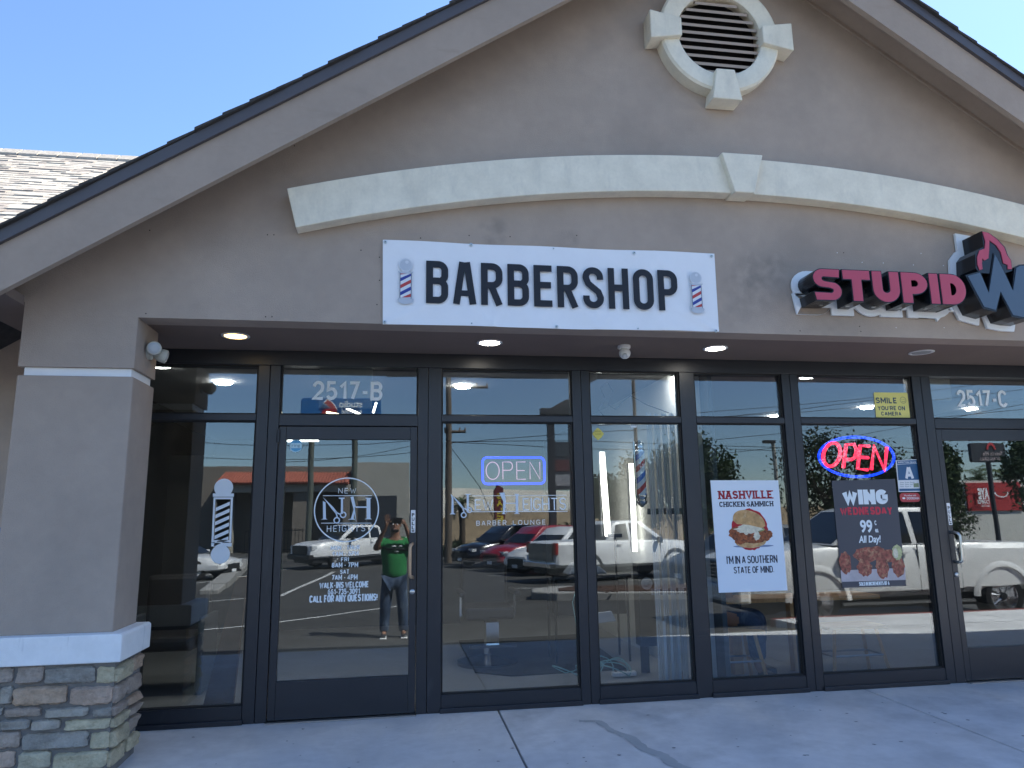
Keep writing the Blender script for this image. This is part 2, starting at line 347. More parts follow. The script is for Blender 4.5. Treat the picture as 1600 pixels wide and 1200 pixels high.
# gable wall: front face of the portal, opening below the soffit
wall = MB(); zt = .26
wall.prism([(-2.33, 2.719), (-2.33, 2.80), (-2.9, 2.80), (-2.9, max(2.81, zlow(-2.9)+zt)), (XC, zlow(XC)+zt), (7.9, max(2.81, zlow(7.9)+zt)), (7.9, 2.80), (7.3, 2.80), (7.3, 2.719)], W, -.70)
wall.out('gable_wall', STUCCO, bld)
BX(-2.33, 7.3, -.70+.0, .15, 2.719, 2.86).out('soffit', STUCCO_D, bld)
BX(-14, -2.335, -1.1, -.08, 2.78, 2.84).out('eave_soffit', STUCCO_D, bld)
BX(-14, -2.40, -1.13, -1.10, 2.74, 2.92).out('eave_fascia', FASCIA, bld)
BX(-14, -2.335, -.08, .1, -.1, 2.79).out('side_wall', STUCCO, bld)
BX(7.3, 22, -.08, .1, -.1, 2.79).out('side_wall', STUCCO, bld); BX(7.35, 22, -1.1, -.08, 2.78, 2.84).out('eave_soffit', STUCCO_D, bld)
BX(-14, 22, 10, 10.2, -.1, 2.9).out('rear_wall', STUCCO, bld)
BX(-14, -13.8, .1, 10, -.1, 2.9).out('end_wall', STUCCO, bld); BX(21.8, 22, .1, 10, -.1, 2.9).out('end_wall', STUCCO, bld)
for sx in (-1, 1):    # rake boards, drip edge, soffit, frieze on both slopes
    xe = XC+sx*5.6
    def rk(za, zb, y0, y1, name, m_, g=0, bev=0):
        xi = XC+sx*.0005
        q = [(xi, zlow(xi)+za), (xe, zlow(xe)+za), (xe, zlow(xe)+zb), (xi, zlow(xi)+zb)]
        return MB().prism(q, y0, y1).out(name, m_, bld, bevel=bev)
    rk(0, .30, -1.28, -1.235, 'rake_board', FASCIA)
    rk(.302, .385, -1.305, -1.20, 'drip_edge', DRIP)
    rk(.26, .28, -1.234, -.86, 'rake_soffit', FASCIA)
    rk(.225, .257, -.898, W-.001, 'rake_frieze', FASCIA)
    # roof slab
    q = [(XC, zlow(XC)+.30), (xe, zlow(xe)+.30), (xe, zlow(xe)+.388), (XC, zlow(XC)+.388)]
    MB().prism(q, -1.19, 3.7).out('gable_roof', SHDARK, bld)
    m = MB(); k = int(5.6/(.19*math.cos(math.atan(SL))))
    for i in range(k+1):      # butt edges of the shingle courses, each lapping over the next lower
        xa = XC+sx*(5.6-i*.158); xb = XC+sx*max(0, (5.6-i*.158-.21)); w = random.uniform(-.008, .012)
        za, zb = zlow(xa)+.386, zlow(xb)+.386
        m.prism([(xa, za+.004), (xb, zb+.002), (xb, zb+.012), (xa, za+.026+random.uniform(-.004, .006))], -1.325+w, 3.6)
    o = m.out('roof_course', SHDARK, bld); o['kind'] = 'stuff'
# main roof behind, sloping to the front
def zr(y): return 3.1+.67*(y+.7)
MB().prism([(-1.16, zr(-1.16)-.1), (-1.16, zr(-1.16)), (3.78, zr(3.78)), (8.72, zr(-1.16)), (8.72, zr(-1.16)-.1), (3.78, zr(3.78)-.1)], -14, -2.95, 'x').out('main_roof', SHDARK, bld)
MB().prism([(-1.16, zr(-1.16)-.1), (-1.16, zr(-1.16)), (3.78, zr(3.78)), (8.72, zr(-1.16)), (8.72, zr(-1.16)-.1), (3.78, zr(3.78)-.1)], 7.0, 22, 'x').out('main_roof', SHDARK, bld)
MB().prism([(3.0, zr(3.0)-.05), (3.78, zr(3.78)), (8.72, zr(-1.16)), (8.72, zr(-1.16)-.1), (3.78, zr(3.78)-.8)], -2.949, 6.999, 'x').out('main_roof', SHDARK, bld)
rnd = random.Random(3); CO = .132; dy = CO*math.cos(math.atan(.67)); dz = dy*.67
stuff = MB(); cnt = 0
for r in range(48):
    y0 = -1.18+r*dy; z0 = zr(y0); x = -6.4+rnd.uniform(0, .3)
    if y0 > 3.72: break
    while x < -.3:
        w = rnd.choice([.10, .14, .18, .22, .26]); th = rnd.choice([.006, .008, .010, .018]); x1 = min(x+w, -.2); L = 1.12
        gap = .003
        vs = [(x+gap, y0, z0+.002), (x1-gap, y0, z0+.002), (x1-gap, y0+dy*L, z0+dz*L+.003), (x+gap, y0+dy*L, z0+dz*L+.003),
              (x+gap, y0-.003, z0+.004+th), (x1-gap, y0-.003, z0+.004+th), (x1-gap, y0+dy*L, z0+dz*L+.006+th*.3), (x+gap, y0+dy*L, z0+dz*L+.006+th*.3)]
        fs = [(0, 3, 2, 1), (4, 5, 6, 7), (0, 1, 5, 4), (1, 2, 6, 5), (2, 3, 7, 6), (3, 0, 4, 7)]
        # the picture shows the wedge left of the rake: those shingles are single pieces
        zl = zlow(x)+.40
        q = Vector(((x+x1)/2, y0, z0)); v = q-CP; t = (-1.28-CP.y)/v.y; pz = CP.z+v.z*t; px = CP.x+v.x*t
        vis = pz > zlow(px)+.36 and px > -2.35
        if x1 > -3.1 and z0 < zlow(x1)+.42: x = x1; continue
        if vis and cnt < 290:
            MB().add(vs, fs).out('shingle', SHING[rnd.choice([0, 0, 1, 2, 2, 3])], bld, fix=False); cnt += 1
        else:
            stuff.mi = rnd.choice([0, 0, 1, 2, 3]); stuff.add(vs, fs)
        x = x1
o = stuff.out('shingle_course', SHING, bld, fix=False); o['kind'] = 'stuff'
for i in range(22):       # ridge caps, each lapped over the next
    x = -6.2+i*.235
    MB().prism([(3.78-.13, zr(3.65)+.012), (3.78, zr(3.78)+.02+.02), (3.91, zr(3.65)+.012), (3.91, zr(3.65)+.045), (3.78, zr(3.78)+.075), (3.65, zr(3.65)+.045)], x, x+.215, 'x').out('ridge_cap', SHING[0], bld)
# arch band with keystone
def arc(cx, cz, r, a0, a1, n): return [(cx+r*math.sin(a0+(a1-a0)*i/n), cz+r*math.cos(a0+(a1-a0)*i/n)) for i in range(n+1)]
AC = (2.52, -8.32); ro, ri = 12.37, 12.085; a = math.asin(3.27/12.37); ai = math.asin(3.20/12.085); ak = .0125
m = MB()
for s0, s1 in ((-1, 0), (0, 1)):
    a0, a1 = (-a, -.0105) if s0 else (.0105, a); b0, b1 = (-ai, -.0065) if s0 else (.0065, ai)
    m = MB(); m.prism(arc(*AC, ro, a0, a1, 40)+arc(*AC, ri, b0, b1, 40)[::-1], W-.115, W+.0); m.out('arch_band', CREAM, bld, bevel=.006)
MB().prism([(2.362, 4.062), (2.690, 4.062), (2.602, 3.752), (2.445, 3.752)], W-.165, W+0).out('keystone', CREAM, bld, bevel=.008)
# round louvred vent with four key blocks
vz = 5.095; vx = 2.45
m = MB(); N = 64; vs = []
for r_, y_ in ((.345, W-.002), (.345, W-.10), (.365, W-.115), (.475, W-.115), (.492, W-.10), (.492, W)):
    vs += [(vx+r_*math.cos(2*PI*i/N), y_, vz+r_*math.sin(2*PI*i/N)) for i in range(N)]
m.add(vs, [(k*N+i, k*N+(i+1) % N, (k+1)*N+(i+1) % N, (k+1)*N+i) for k in range(5) for i in range(N)])
m.out('vent_ring', CREAM, bld, smooth=True)
for ang in (0, 90, 180, 270):
    ca, sa = math.cos(R(ang)), math.sin(R(ang)); pts = [(.332, -.075), (.585, -.12), (.585, .12), (.332, .075)]
    MB().prism([(vx+u*ca-v*sa, vz+u*sa+v*ca) for u, v in pts], W-.155, W).out('key_block', CREAM, bld, bevel=.008)
lv = MB().disc(vx, vz, .344, W-.004, 40).out('louvre_vent', RUBBER, bld)
for i in range(10):
    z = vz-.30+i*.066; hw = math.sqrt(max(.343**2-(z-vz)**2, .001))
    if hw < .05: continue
    MB().add([(vx-hw, W-.075, z-.026), (vx+hw, W-.075, z-.026), (vx+hw, W-.02, z+.028), (vx-hw, W-.02, z+.028), (vx-hw, W-.079, z-.004), (vx+hw, W-.079, z-.004), (vx+hw, W-.022, z+.038), (vx-hw, W-.022, z+.038)],
             [(0, 3, 2, 1), (4, 5, 6, 7), (0, 1, 5, 4), (1, 2, 6, 5), (2, 3, 7, 6), (3, 0, 4, 7)]).out('slat', mat('slat_paint', (.40, .32, .26), .7), lv)
# corner pier with stone base (left) and its twin out of frame (right)
PX0, PX1, PY1 = -2.33, -1.655, -.47
BX(PX0, PX1, W, PY1, .775, 2.33).out('pier', STUCCO, bld, bevel=.008)
BX(PX0, PX1, W, PY1, 2.385, 2.7185).out('pier_head', STUCCO, bld)
BX(PX0+.028, PX1-.022, W+.025, PY1-.02, 2.331, 2.384).out('pier_band', WHITEP, bld)
cap = MB().prism([(PX0-.08, .618), (PX1+.085, .618), (PX1+.085, .768), (PX1+.07, .778), (PX0-.065, .778), (PX0-.08, .768)], W-.085, PY1+.03)
cap.out('pier_cap', WHITEST, bld, bevel=.008)
BX(6.65, 7.3, W, PY1, -.1, 2.7185).out('pier', STUCCO, bld)
STC = [(.45, .36, .29), (.56, .40, .28), (.44, .39, .32), (.57, .49, .33), (.38, .345, .295), (.60, .53, .38), (.56, .41, .31)]
STN = [mat('stone_%d' % i, c, .92, .25, var=.28, vscale=9, bump=.9, bscale=55, bdist=.02, stain=(tuple(v*.62 for v in c), 14, .55, .75, (1, 1, 2.2))) for i, c in enumerate(STC)]
MORT = mat('mortar', (.22, .205, .19), .95, .2, var=.15, vscale=10, bump=.5, bscale=90)
sb = BX(PX0-.03, PX1+.045, W-.045, PY1-.01, -.05, .617).out('stone_base', MORT, bld)
rs = random.Random(11)
def stone(a, b, z0, z1, ci, face='f', fixed=None):
    d = .016+rs.random()*.022; nx = max(6, int((b-a)/.02)); nz = 8; vs = []; sd_ = rs.uniform(0, 99); g_ = .0025; a += g_; b -= g_; z0 += g_*.8; z1 -= g_*.8; tl = rs.uniform(-.010, .010)
    def place(u, w, h):
        return (u, W-.045-h, w) if face == 'f' else (PX1+.045+h, u, w)
    for j in range(nz+1):
        for i in range(nx+1):
            u = a+(b-a)*i/nx; w = z0+(z1-z0)*j/nz; edge = i in (0, nx) or j in (0, nz); corner = i in (0, nx) and j in (0, nz)
            cx_, cz_ = (a+b)/2, (z0+z1)/2
            nv = mnoise.noise(Vector((u*14, w*26, sd_))); nf = mnoise.noise(Vector((u*60, w*60, sd_+7)))
            ex = min(i, nx-i)/nx; ez = min(j, nz-j)/nz
            if edge: u += (cx_-u)*.05*abs(nv)*2+rs.uniform(-.0025, .0025); w += (cz_-w)*.10*abs(nv)*2+rs.uniform(-.0025, .0025)
            if corner: u = cx_+(u-cx_)*.95; w = cz_+(w-cz_)*.86
            h = d*(.55 if edge else 1)+(0 if edge else (nv*.012+nf*.005))+tl*(2*(j/nz)-1)*(.4 if edge else 1)
            vs.append(place(u, w, h))
    n1 = nx+1; fs = [(j*n1+i, j*n1+i+1, (j+1)*n1+i+1, (j+1)*n1+i) for j in range(nz) for i in range(nx)]
    per = [i for i in range(n1)]+[j*n1+nx for j in range(1, nz+1)]+[nz*n1+i for i in range(nx-1, -1, -1)]+[j*n1 for j in range(nz-1, 0, -1)]
    base = len(vs)
    for p in per:
        v = vs[p]; vs.append((v[0], W-.043, v[2]) if face == 'f' else (PX1+.043, v[1], v[2]))
    for i in range(len(per)): fs.append((per[i], base+i, base+(i+1) % len(per), per[(i+1) % len(per)]))
    MB().add(vs, fs).out('stone', STN[ci], sb, smooth=True)
def zx(u, v): p = aty(u/5, 960+v/5, W-.06); return p.x, p.z
rows = [(405, 545, [(-150, -60, 2), (-50, 95, 0), (130, 332, 0), (350, 742, 4), (755, 912, 3)]),
        (560, 712, [(-190, -20, 5), (0, 90, 2), (102, 520, 1), (545, 872, 6)]),
        (725, 805, [(-210, 20, 4), (36, 320, 0), (355, 692, 2), (722, 885, 4)]),
        (818, 905, [(-220, -20, 3), (0, 236, 4), (248, 470, 2), (500, 868, 3)]),
        (918, 1058, [(-170, 152, 0), (170, 690, 4), (705, 850, 3)]),
        (1072, 1215, [(-200, 112, 6), (142, 390, 5), (412, 880, 3)])]
for v0, v1, ss in rows:
    for u0, u1, ci in ss:
        xa, za = zx(u0, v0); xb, zb = zx(u1, v1); zm = (zx(u0, v0)[1]+zx(u1, v0)[1])/2; zn = (zx(u0, v1)[1]+zx(u1, v1)[1])/2
        stone(max(xa, PX0-.03), min(xb, PX1+.05), max(zn, .0), min(zm, .615), ci)
    zm = min(.612, zx(880, v0)[1]); zn = max(.0, zx(880, v1)[1]); cut = rs.uniform(-.76, -.66)
    stone(W-.05, cut-.008, zn, zm, rs.choice([3, 2, 0, 6])if ss[-1][2] != 3 else 3, 's'); stone(cut+.008, PY1-.012, zn+rs.uniform(0, .01), zm, rs.choice([0, 1, 2, 4, 3]), 's')
# small anchor holes left in the stucco
m = MB()
for p in [(460, 228), (418, 367), (428, 367), (234, 360), (564, 391), (593, 402), (593, 438), (589, 476), (228, 490), (415, 495), (425, 495), (657, 372), (733, 368), (797, 370), (901, 368), (1343, 510), (1345, 518), (1318, 395), (1250, 517)]:
    q = aty(*p, W); m.disc(q.x, q.z, .0045, W-.0012, 8)
m.out('anchor_hole', RUBBER, bld, fix=False)
m = MB()
for p in [(1308, 395), (1347, 410), (1380, 411), (1427, 414), (1474, 415), (1439, 396), (1400, 512), (1475, 512), (1540, 514), (1422, 495)]:
    q = aty(*p, W); m.disc(q.x, q.z, .004, W-.0012, 8)
m.out('filled_hole', WHITEP, bld, fix=False)
# ---- storefront framing
YF, YB = -.0, .115; ZH = 2.603; ZB0, ZB1 = 2.17, 2.219
BX(-2.9, 6.65, YF-.003, YB, ZH, 2.718).out('header_rail', ALU, bld, bevel=.003)
MUL = [(-1.057, -.972, 0), (-.968, -.891, 1), (.168, .245, 1), (.249, .352, 0), (1.424, 1.498, 0), (1.502, 1.570, 0), (2.357, 2.487, 0), (3.29, 3.364, 0), (3.368, 3.438, 0), (4.545, 4.63, 0), (4.634, 4.722, 1), (5.80, 5.90, 1), (-2.0, -1.93, 0), (-2.95, -2.88, 0)]
for a_, b_, d_ in MUL: BX(a_, b_, YF, YB, 0.0, ZH-.001).out('mullion', ALU, bld, bevel=.003)
def window(x0, x1):
    zs = [(.122, ZB0), (ZB1, ZH)]
    w = bpy.data.objects.new('window', None); COL.objects.link(w); w.parent = bld; w.location = Vector((x0, 0, 0))-wloc(bld)
    BX(x0, x1, YF+.002, YB, .004, .122).out('bottom_rail', ALU, w, bevel=.0025)
    BX(x0, x1, YF+.001, YB-.02, ZB0, ZB1).out('transom_bar', ALU, w, bevel=.0025)
    BX(x0-.012, x1+.012, YF-.022, YF-.0005, .0, .034).out('sill', ALU, w, bevel=.003)
    for z0, z1 in zs:
        gk = MB(); gk.box(x0, x0+.010, .016, .046, z0, z1).box(x1-.010, x1, .016, .046, z0, z1).box(x0+.010, x1-.010, .016, .046, z0, z0+.010).box(x0+.010, x1-.010, .016, .046, z1-.010, z1)
        gk.out('glazing_bead', RUBBER, w)
        BX(x0+.0105, x1-.0105, .040, .046, z0+.0105, z1-.0105).out('pane', GLASS, w)
    return w
for a_, b_ in [(-1.925, -1.060), (.355, 1.421), (1.573, 2.354), (2.490, 3.287), (3.441, 4.542), (5.905, 6.645), (-2.875, -2.005)]: window(a_, b_)
def door(x0, x1, hm, hx, hside, silver):
    m = MB(); st = .052
    lx0, lx1 = x0+.004, x1-.004
    fr = MB().box(x0, x1, YF+.001, YB-.01, 2.132, 2.219).out('door_head', ALU, bld, bevel=.003)
    m.box(lx0, lx0+st, YF+.006, .055, .012, 2.126).box(lx1-st, lx1, YF+.006, .055, .012, 2.126)
    m.box(lx0+st+.0005, lx1-st-.0005, YF+.006, .055, .012, .272).box(lx0+st+.0005, lx1-st-.0005, YF+.006, .055, 2.026, 2.126)
    d = m.out('door', ALU, bld, bevel=.003)
    BX(lx0+st+.001, lx1-st-.001, .028, .034, .274, 2.024).out('pane', GLASS, d)
    BX(x0, x1, YF-.05, .09, -.004, .009).out('threshold', STEEL, bld)
    w = MB().box(x0+.001, x1-.001, .016, .046, 2.2195, 2.229).box(x0+.001, x0+.011, .016, .046, 2.23, ZH).box(x1-.011, x1-.001, .016, .046, 2.23, ZH).out('transom_frame', RUBBER, bld)
    BX(x0+.0115, x1-.0115, .040, .046, 2.2295, ZH-.0005).out('pane', GLASS, w)
    hz = [2.05]
    for z in hz: MB().lathe([(.012, -.05), (.012, .05)], (x0+.0 if hside > 0 else x1, YF-.008, z), n=10).out('hinge', ALU, d)
    # pull handle
    y = YF-.062
    h = MB().tube([(hx, YF+.004, 1.225), (hx-hside*.0, y+.03, 1.228), (hx-hside*.012, y+.006, 1.22), (hx-hside*.02, y, 1.20)]+[(hx-hside*.02, y, z_) for z_ in (1.12, 1.06, 1.0)]+[(hx-hside*.012, y+.006, .985), (hx, y+.03, .978), (hx, YF+.004, .98)], .0125, 12)
    h.out('handle', hm, d, smooth=True)
    MB().lathe([(.019, .0), (.019, .008), (.014, .012), (.006, .014)], (hx, YF+.006, .872), (0, -1, 0), 20).out('lock', STEEL, d, smooth=True)
    return d
door(-.889, .166, COPPER, .134, 1, False)
door(4.725, 5.797, STEEL, 4.757, -1, True)
# ---- recessed lights of the soffit, camera and security light
def can(x, y, lit, label, colr=(1, .93, .82), st=6):
    t = thing('ceiling_light', label, 'ceiling light', (x, y, 2.719), group='round lights recessed in the soffit')
    z = 2.719
    MB().lathe([(.098, -.0012), (.098, -.006), (.082, -.009), (.074, -.004), (.074, -.0012)], (x, y, z), n=36).out('trim_ring', WHITEG, t, smooth=True)
    MB().lathe([(.0735, -.0035), (.0735, -.0065), (.05, -.0075)], (x, y, z), n=32).out('lens', mat('lens_'+lit, (.7, .7, .7) if st else (.32, .33, .33), .4, emit=colr if st else None, estr=st), t)
can(-1.142, -.455, 'warm', 'warm yellow recessed soffit light beside the stone based pier', (1, .66, .22), 3)
can(.688, -.425, 'cool', 'lit white recessed soffit light under the left half of the barbershop banner', (1, .93, .80), 11)
can(2.506, -.41, 'coolb', 'lit white recessed soffit light at the right end of the barbershop banner', (1, .95, .86), 11)
can(4.322, -.43, 'off', 'unlit grey recessed soffit light under the red chicken wing sign', st=0)
t = thing('security_camera', 'white ball shaped security camera hanging under the soffit below the banner', 'camera', (1.746, -.42, 2.719))
MB().lathe([(.05, -.001), (.05, -.02), (.044, -.026)], (1.746, -.42, 2.719), n=24).out('base', WHITEG, t, smooth=True)
MB().sphere((1.746, -.43, 2.655), .045, 18).out('head', WHITEG, t, smooth=True)
MB().lathe([(.020, .0), (.020, .022), (.015, .024)], (1.735, -.46, 2.632), (-.15, -.7, -.6), 16).out('lens', mat('camera_white_lens', (.55, .56, .57), .3), t, smooth=True)
q = (PX1, -.66, 2.54)
t = thing('security_light', 'cream twin head security light on the inner side of the pier', 'wall light', q)
LT = mat('aged_cream_plastic', (.50, .50, .44), .5, var=.1)
MB().lathe([(.052, 0), (.052, .02), (.04, .028)], (PX1, -.64, 2.545), (1, 0, 0), 24).out('mounting_plate', LT, t, smooth=True)
for c, ax in (((PX1+.055, -.70, 2.555), (.25, -.95, -.1)), ((PX1+.075, -.60, 2.53), (.9, .2, -.25))):
    h = MB().lathe([(.02, -.05), (.040, -.03), (.046, 0), (.046, .025), (.043, .03)], c, ax, 24).out('lamp_head', LT, t, smooth=True)
    cc = Vector(c)+Vector(ax).normalized()*.031
    MB().lathe([(.036, 0), (.036, .004), (.02, .007)], cc, ax, 20).out('lens', mat('frosted_lens', (.42, .45, .47), .25), h)
# ================================================================ SIGNS ON THE WALL
BANM = mat('banner_vinyl', (.86, .87, .89), .42, .4, var=.02, bump=.12, bscale=6, bdist=.02)
bn = thing('banner', 'long white vinyl banner reading BARBERSHOP screwed to the stucco above the windows', 'banner', (1.1, W-.015, 3.02))
B = [(-.111, 3.316), (2.322, 3.326), (2.319, 2.717+.006), (-.101, 2.712)]   # tl tr br bl
def fold(u, v):
    d = .0035*math.sin(u*31+v*3)*math.exp(-((v-.05)*5)**2)
    for (cu, cv, dx, dy_, L, amp) in ((0.0, 0, .9, .42, .24, .006), (.31, 0, .3, .8, .2, .004), (1, 0, -.85, .45, .24, .007), (.62, 0, -.5, .8, .2, .0045), (.62, 0, .6, .7, .2, .004), (.83, 0, -.5, .8, .2, .004), (0, 1, .8, -.5, .2, .003), (.8, 1, .6, -.7, .25, .003), (.32, .0, -.6, .5, .22, .003)):
        x, z = (u-cu)*2.43, (v-cv)*.6; t = x*dx+z*dy_; n_ = -x*dy_+z*dx
        if t > 0: d += amp*math.exp(-(n_/.018/(1+t*2))**2)*max(0, 1-t/(L*2.4))
    return d
nx, nz = 160, 44; m = MB(); vs = []
for j in range(nz+1):
    for i in range(nx+1):
        u, v = i/nx, j/nz
        xb = B[3][0]+(B[2][0]-B[3][0])*u; xt = B[0][0]+(B[1][0]-B[0][0])*u; zb = B[3][1]+(B[2][1]-B[3][1])*u+.004*math.sin(u*9); zt = B[0][1]+(B[1][1]-B[0][1])*u+.003*math.sin(u*17)
        vs.append((xb+(xt-xb)*v, W-.008-fold(u, v)-.004*math.sin(u*5+v*2), zb+(zt-zb)*v))
m.add(vs, [(j*(nx+1)+i, j*(nx+1)+i+1, (j+1)*(nx+1)+i+1, (j+1)*(nx+1)+i) for j in range(nz) for i in range(nx)])
m.out('sheet', BANM, bn, smooth=True, fix=False)
def letters(s, x0, x1, z0, z1, y, stroke, widths, gap, parent, name, m_, depth=0):
    """condensed sans capitals drawn as strokes of even weight"""
    tot = sum(widths)+gap*(len(s)-1); k = (x1-x0)/tot; x = x0; H = z1-z0; mb = MB()
    for ch, w in zip(s, widths):
        w *= k; glyph(mb, ch, x, z0, w, H, stroke, y); x += w+gap*k
    return mb.out(name, m_, parent, fix=False)
def arcp(cx, cz, rx, rz, a0, a1, n=10): return [(cx+rx*math.cos(R(a0+(a1-a0)*i/n)), cz+rz*math.sin(R(a0+(a1-a0)*i/n))) for i in range(n+1)]
def ribbon(mb, pts, w, y, closed=False):
    n = len(pts); vs = []
    for i, p in enumerate(pts):
        a = pts[i-1] if (i or closed) else p; b = pts[(i+1) % n] if (i < n-1 or closed) else p
        d1 = Vector((p[0]-a[0], p[1]-a[1])); d2 = Vector((b[0]-p[0], b[1]-p[1]))
        if d1.length < 1e-9: d1 = d2
        if d2.length < 1e-9: d2 = d1
        d1.normalize(); d2.normalize(); n1 = Vector((-d1.y, d1.x)); n2 = Vector((-d2.y, d2.x)); nn = (n1+n2).normalized(); k = w/2/max(.62, nn.dot(n1))
        vs += [(p[0]+nn.x*k, y, p[1]+nn.y*k), (p[0]-nn.x*k, y, p[1]-nn.y*k)]
    mb.add(vs, [(2*i, 2*i+1, (2*i+3) % (2*n), (2*i+2) % (2*n)) for i in range(n if closed else n-1)])
def glyph(mb, ch, x, z, w, h, t, y):
    X0, X1, Z0, Z1 = x+t/2, x+w-t/2, z+t/2, z+h-t/2; r = min((X1-X0)*.485, h*.2); e = t/2
    def L(*p): ribbon(mb, list(p), t, y)
    ym = z+h*.53
    if ch == 'B':
        L((X0, Z0-e), (X0, Z1+e)); rr = r*.9
        ribbon(mb, [(X0+e, Z1), (X1-rr, Z1)]+arcp(X1-rr, Z1-rr, rr, rr, 90, 0, 8)+[(X1, ym+rr*.8)]+arcp(X1-rr*.9, ym+rr*.8, rr*.9, rr*.8, 0, -60, 5), t, y)
        ribbon(mb, [(X0+e, ym), (X1-rr, ym)]+arcp(X1-rr, ym-rr, rr, rr, 90, 0, 8)+arcp(X1-rr, Z0+rr, rr, rr, 0, -90, 8)+[(X0+e, Z0)], t, y+.0004)
    elif ch == 'A':
        c = x+w/2; L((X0-e*.1, z), (c-t*.30, z+h)); ribbon(mb, [(c+t*.30, z+h), (X1+e*.1, z)], t, y+.0004); ribbon(mb, [(x+w*.24, z+h*.26), (x+w*.76, z+h*.26)], t*.85, y+.0008)
    elif ch == 'R' or ch == 'P':
        L((X0, Z0-e), (X0, Z1+e)); zm = z+h*.45 if ch == 'P' else z+h*.47
        ribbon(mb, [(X0+e, Z1), (X1-r, Z1)]+arcp(X1-r, Z1-r, r, r, 90, 0, 8)+arcp(X1-r, zm+r, r, r, 0, -90, 8)+[(X0+e, zm)], t, y+.0004)
        if ch == 'R': ribbon(mb, [(X0+(X1-X0)*.45, zm), (X1, z)], t, y+.0008)
    elif ch == 'E':
        L((X0, Z0-e), (X0, Z1+e)); [ribbon(mb, [(X0+e, zz), (X1+e*(.9 if k else .6), zz)], t, y) for k, zz in ((1, Z0), (0, z+h*.52), (1, Z1))]
    elif ch == 'H':
        L((X0, Z0-e), (X0, Z1+e)); L((X1, Z0-e), (X1, Z1+e)); L((X0+e, z+h*.52), (X1-e, z+h*.52))
    elif ch == 'O': ribbon(mb, arcp(X0+r, Z1-r, r, r, 180, 90, 8)+arcp(X1-r, Z1-r, r, r, 90, 0, 8)+arcp(X1-r, Z0+r, r, r, 0, -90, 8)+arcp(X0+r, Z0+r, r, r, 270, 180, 8), t, y, closed=True)
    elif ch == 'S':
        ribbon(mb, [(X1, Z1-r-h*.06)]+arcp(X1-r, Z1-r, r, r, 0, 90, 8)+arcp(X0+r, Z1-r, r, r, 90, 180, 8)+[(X0, Z1-r-h*.02), (X0+(X1-X0)*.15, z+h*.60), (X0+(X1-X0)*.85, z+h*.40), (X1, Z0+r+h*.02)]+arcp(X1-r, Z0+r, r, r, 0, -90, 8)+arcp(X0+r, Z0+r, r, r, 270, 180, 8)+[(X0, Z0+r+h*.06)], t, y)
    elif ch == 'N':
        L((X0, Z0-e), (X0, Z1+e)); L((X1, Z0-e), (X1, Z1+e)); ribbon(mb, [(X0, Z1+e), (X1, Z0-e)], t*.95, y+.0004)
    elif ch == 'T': L((c := x+w/2, Z0-e), (c, Z1+e)); ribbon(mb, [(x, Z1), (x+w, Z1)], t, y+.0004)
    elif ch == 'I': L((x+w/2, z), (x+w/2, z+h))
    elif ch == 'W':
        for a_, b_ in (((0, 1), (.27, 0)), ((.27, 0), (.5, .75)), ((.5, .75), (.73, 0)), ((.73, 0), (1, 1))): L((X0+(X1-X0)*a_[0], z+h*a_[1]), (X0+(X1-X0)*b_[0], z+h*b_[1]))
    elif ch == 'G':
        ribbon(mb, arcp(x+w/2, z+h/2, (X1-X0)/2, (Z1-Z0)/2, 45, 355, 24)+[(x+w*.55, z+h*.47)], t, y)
def _a(cx, cz, rx, rz, a0, a1, n=9): return arcp(cx, cz, rx, rz, a0, a1, n)
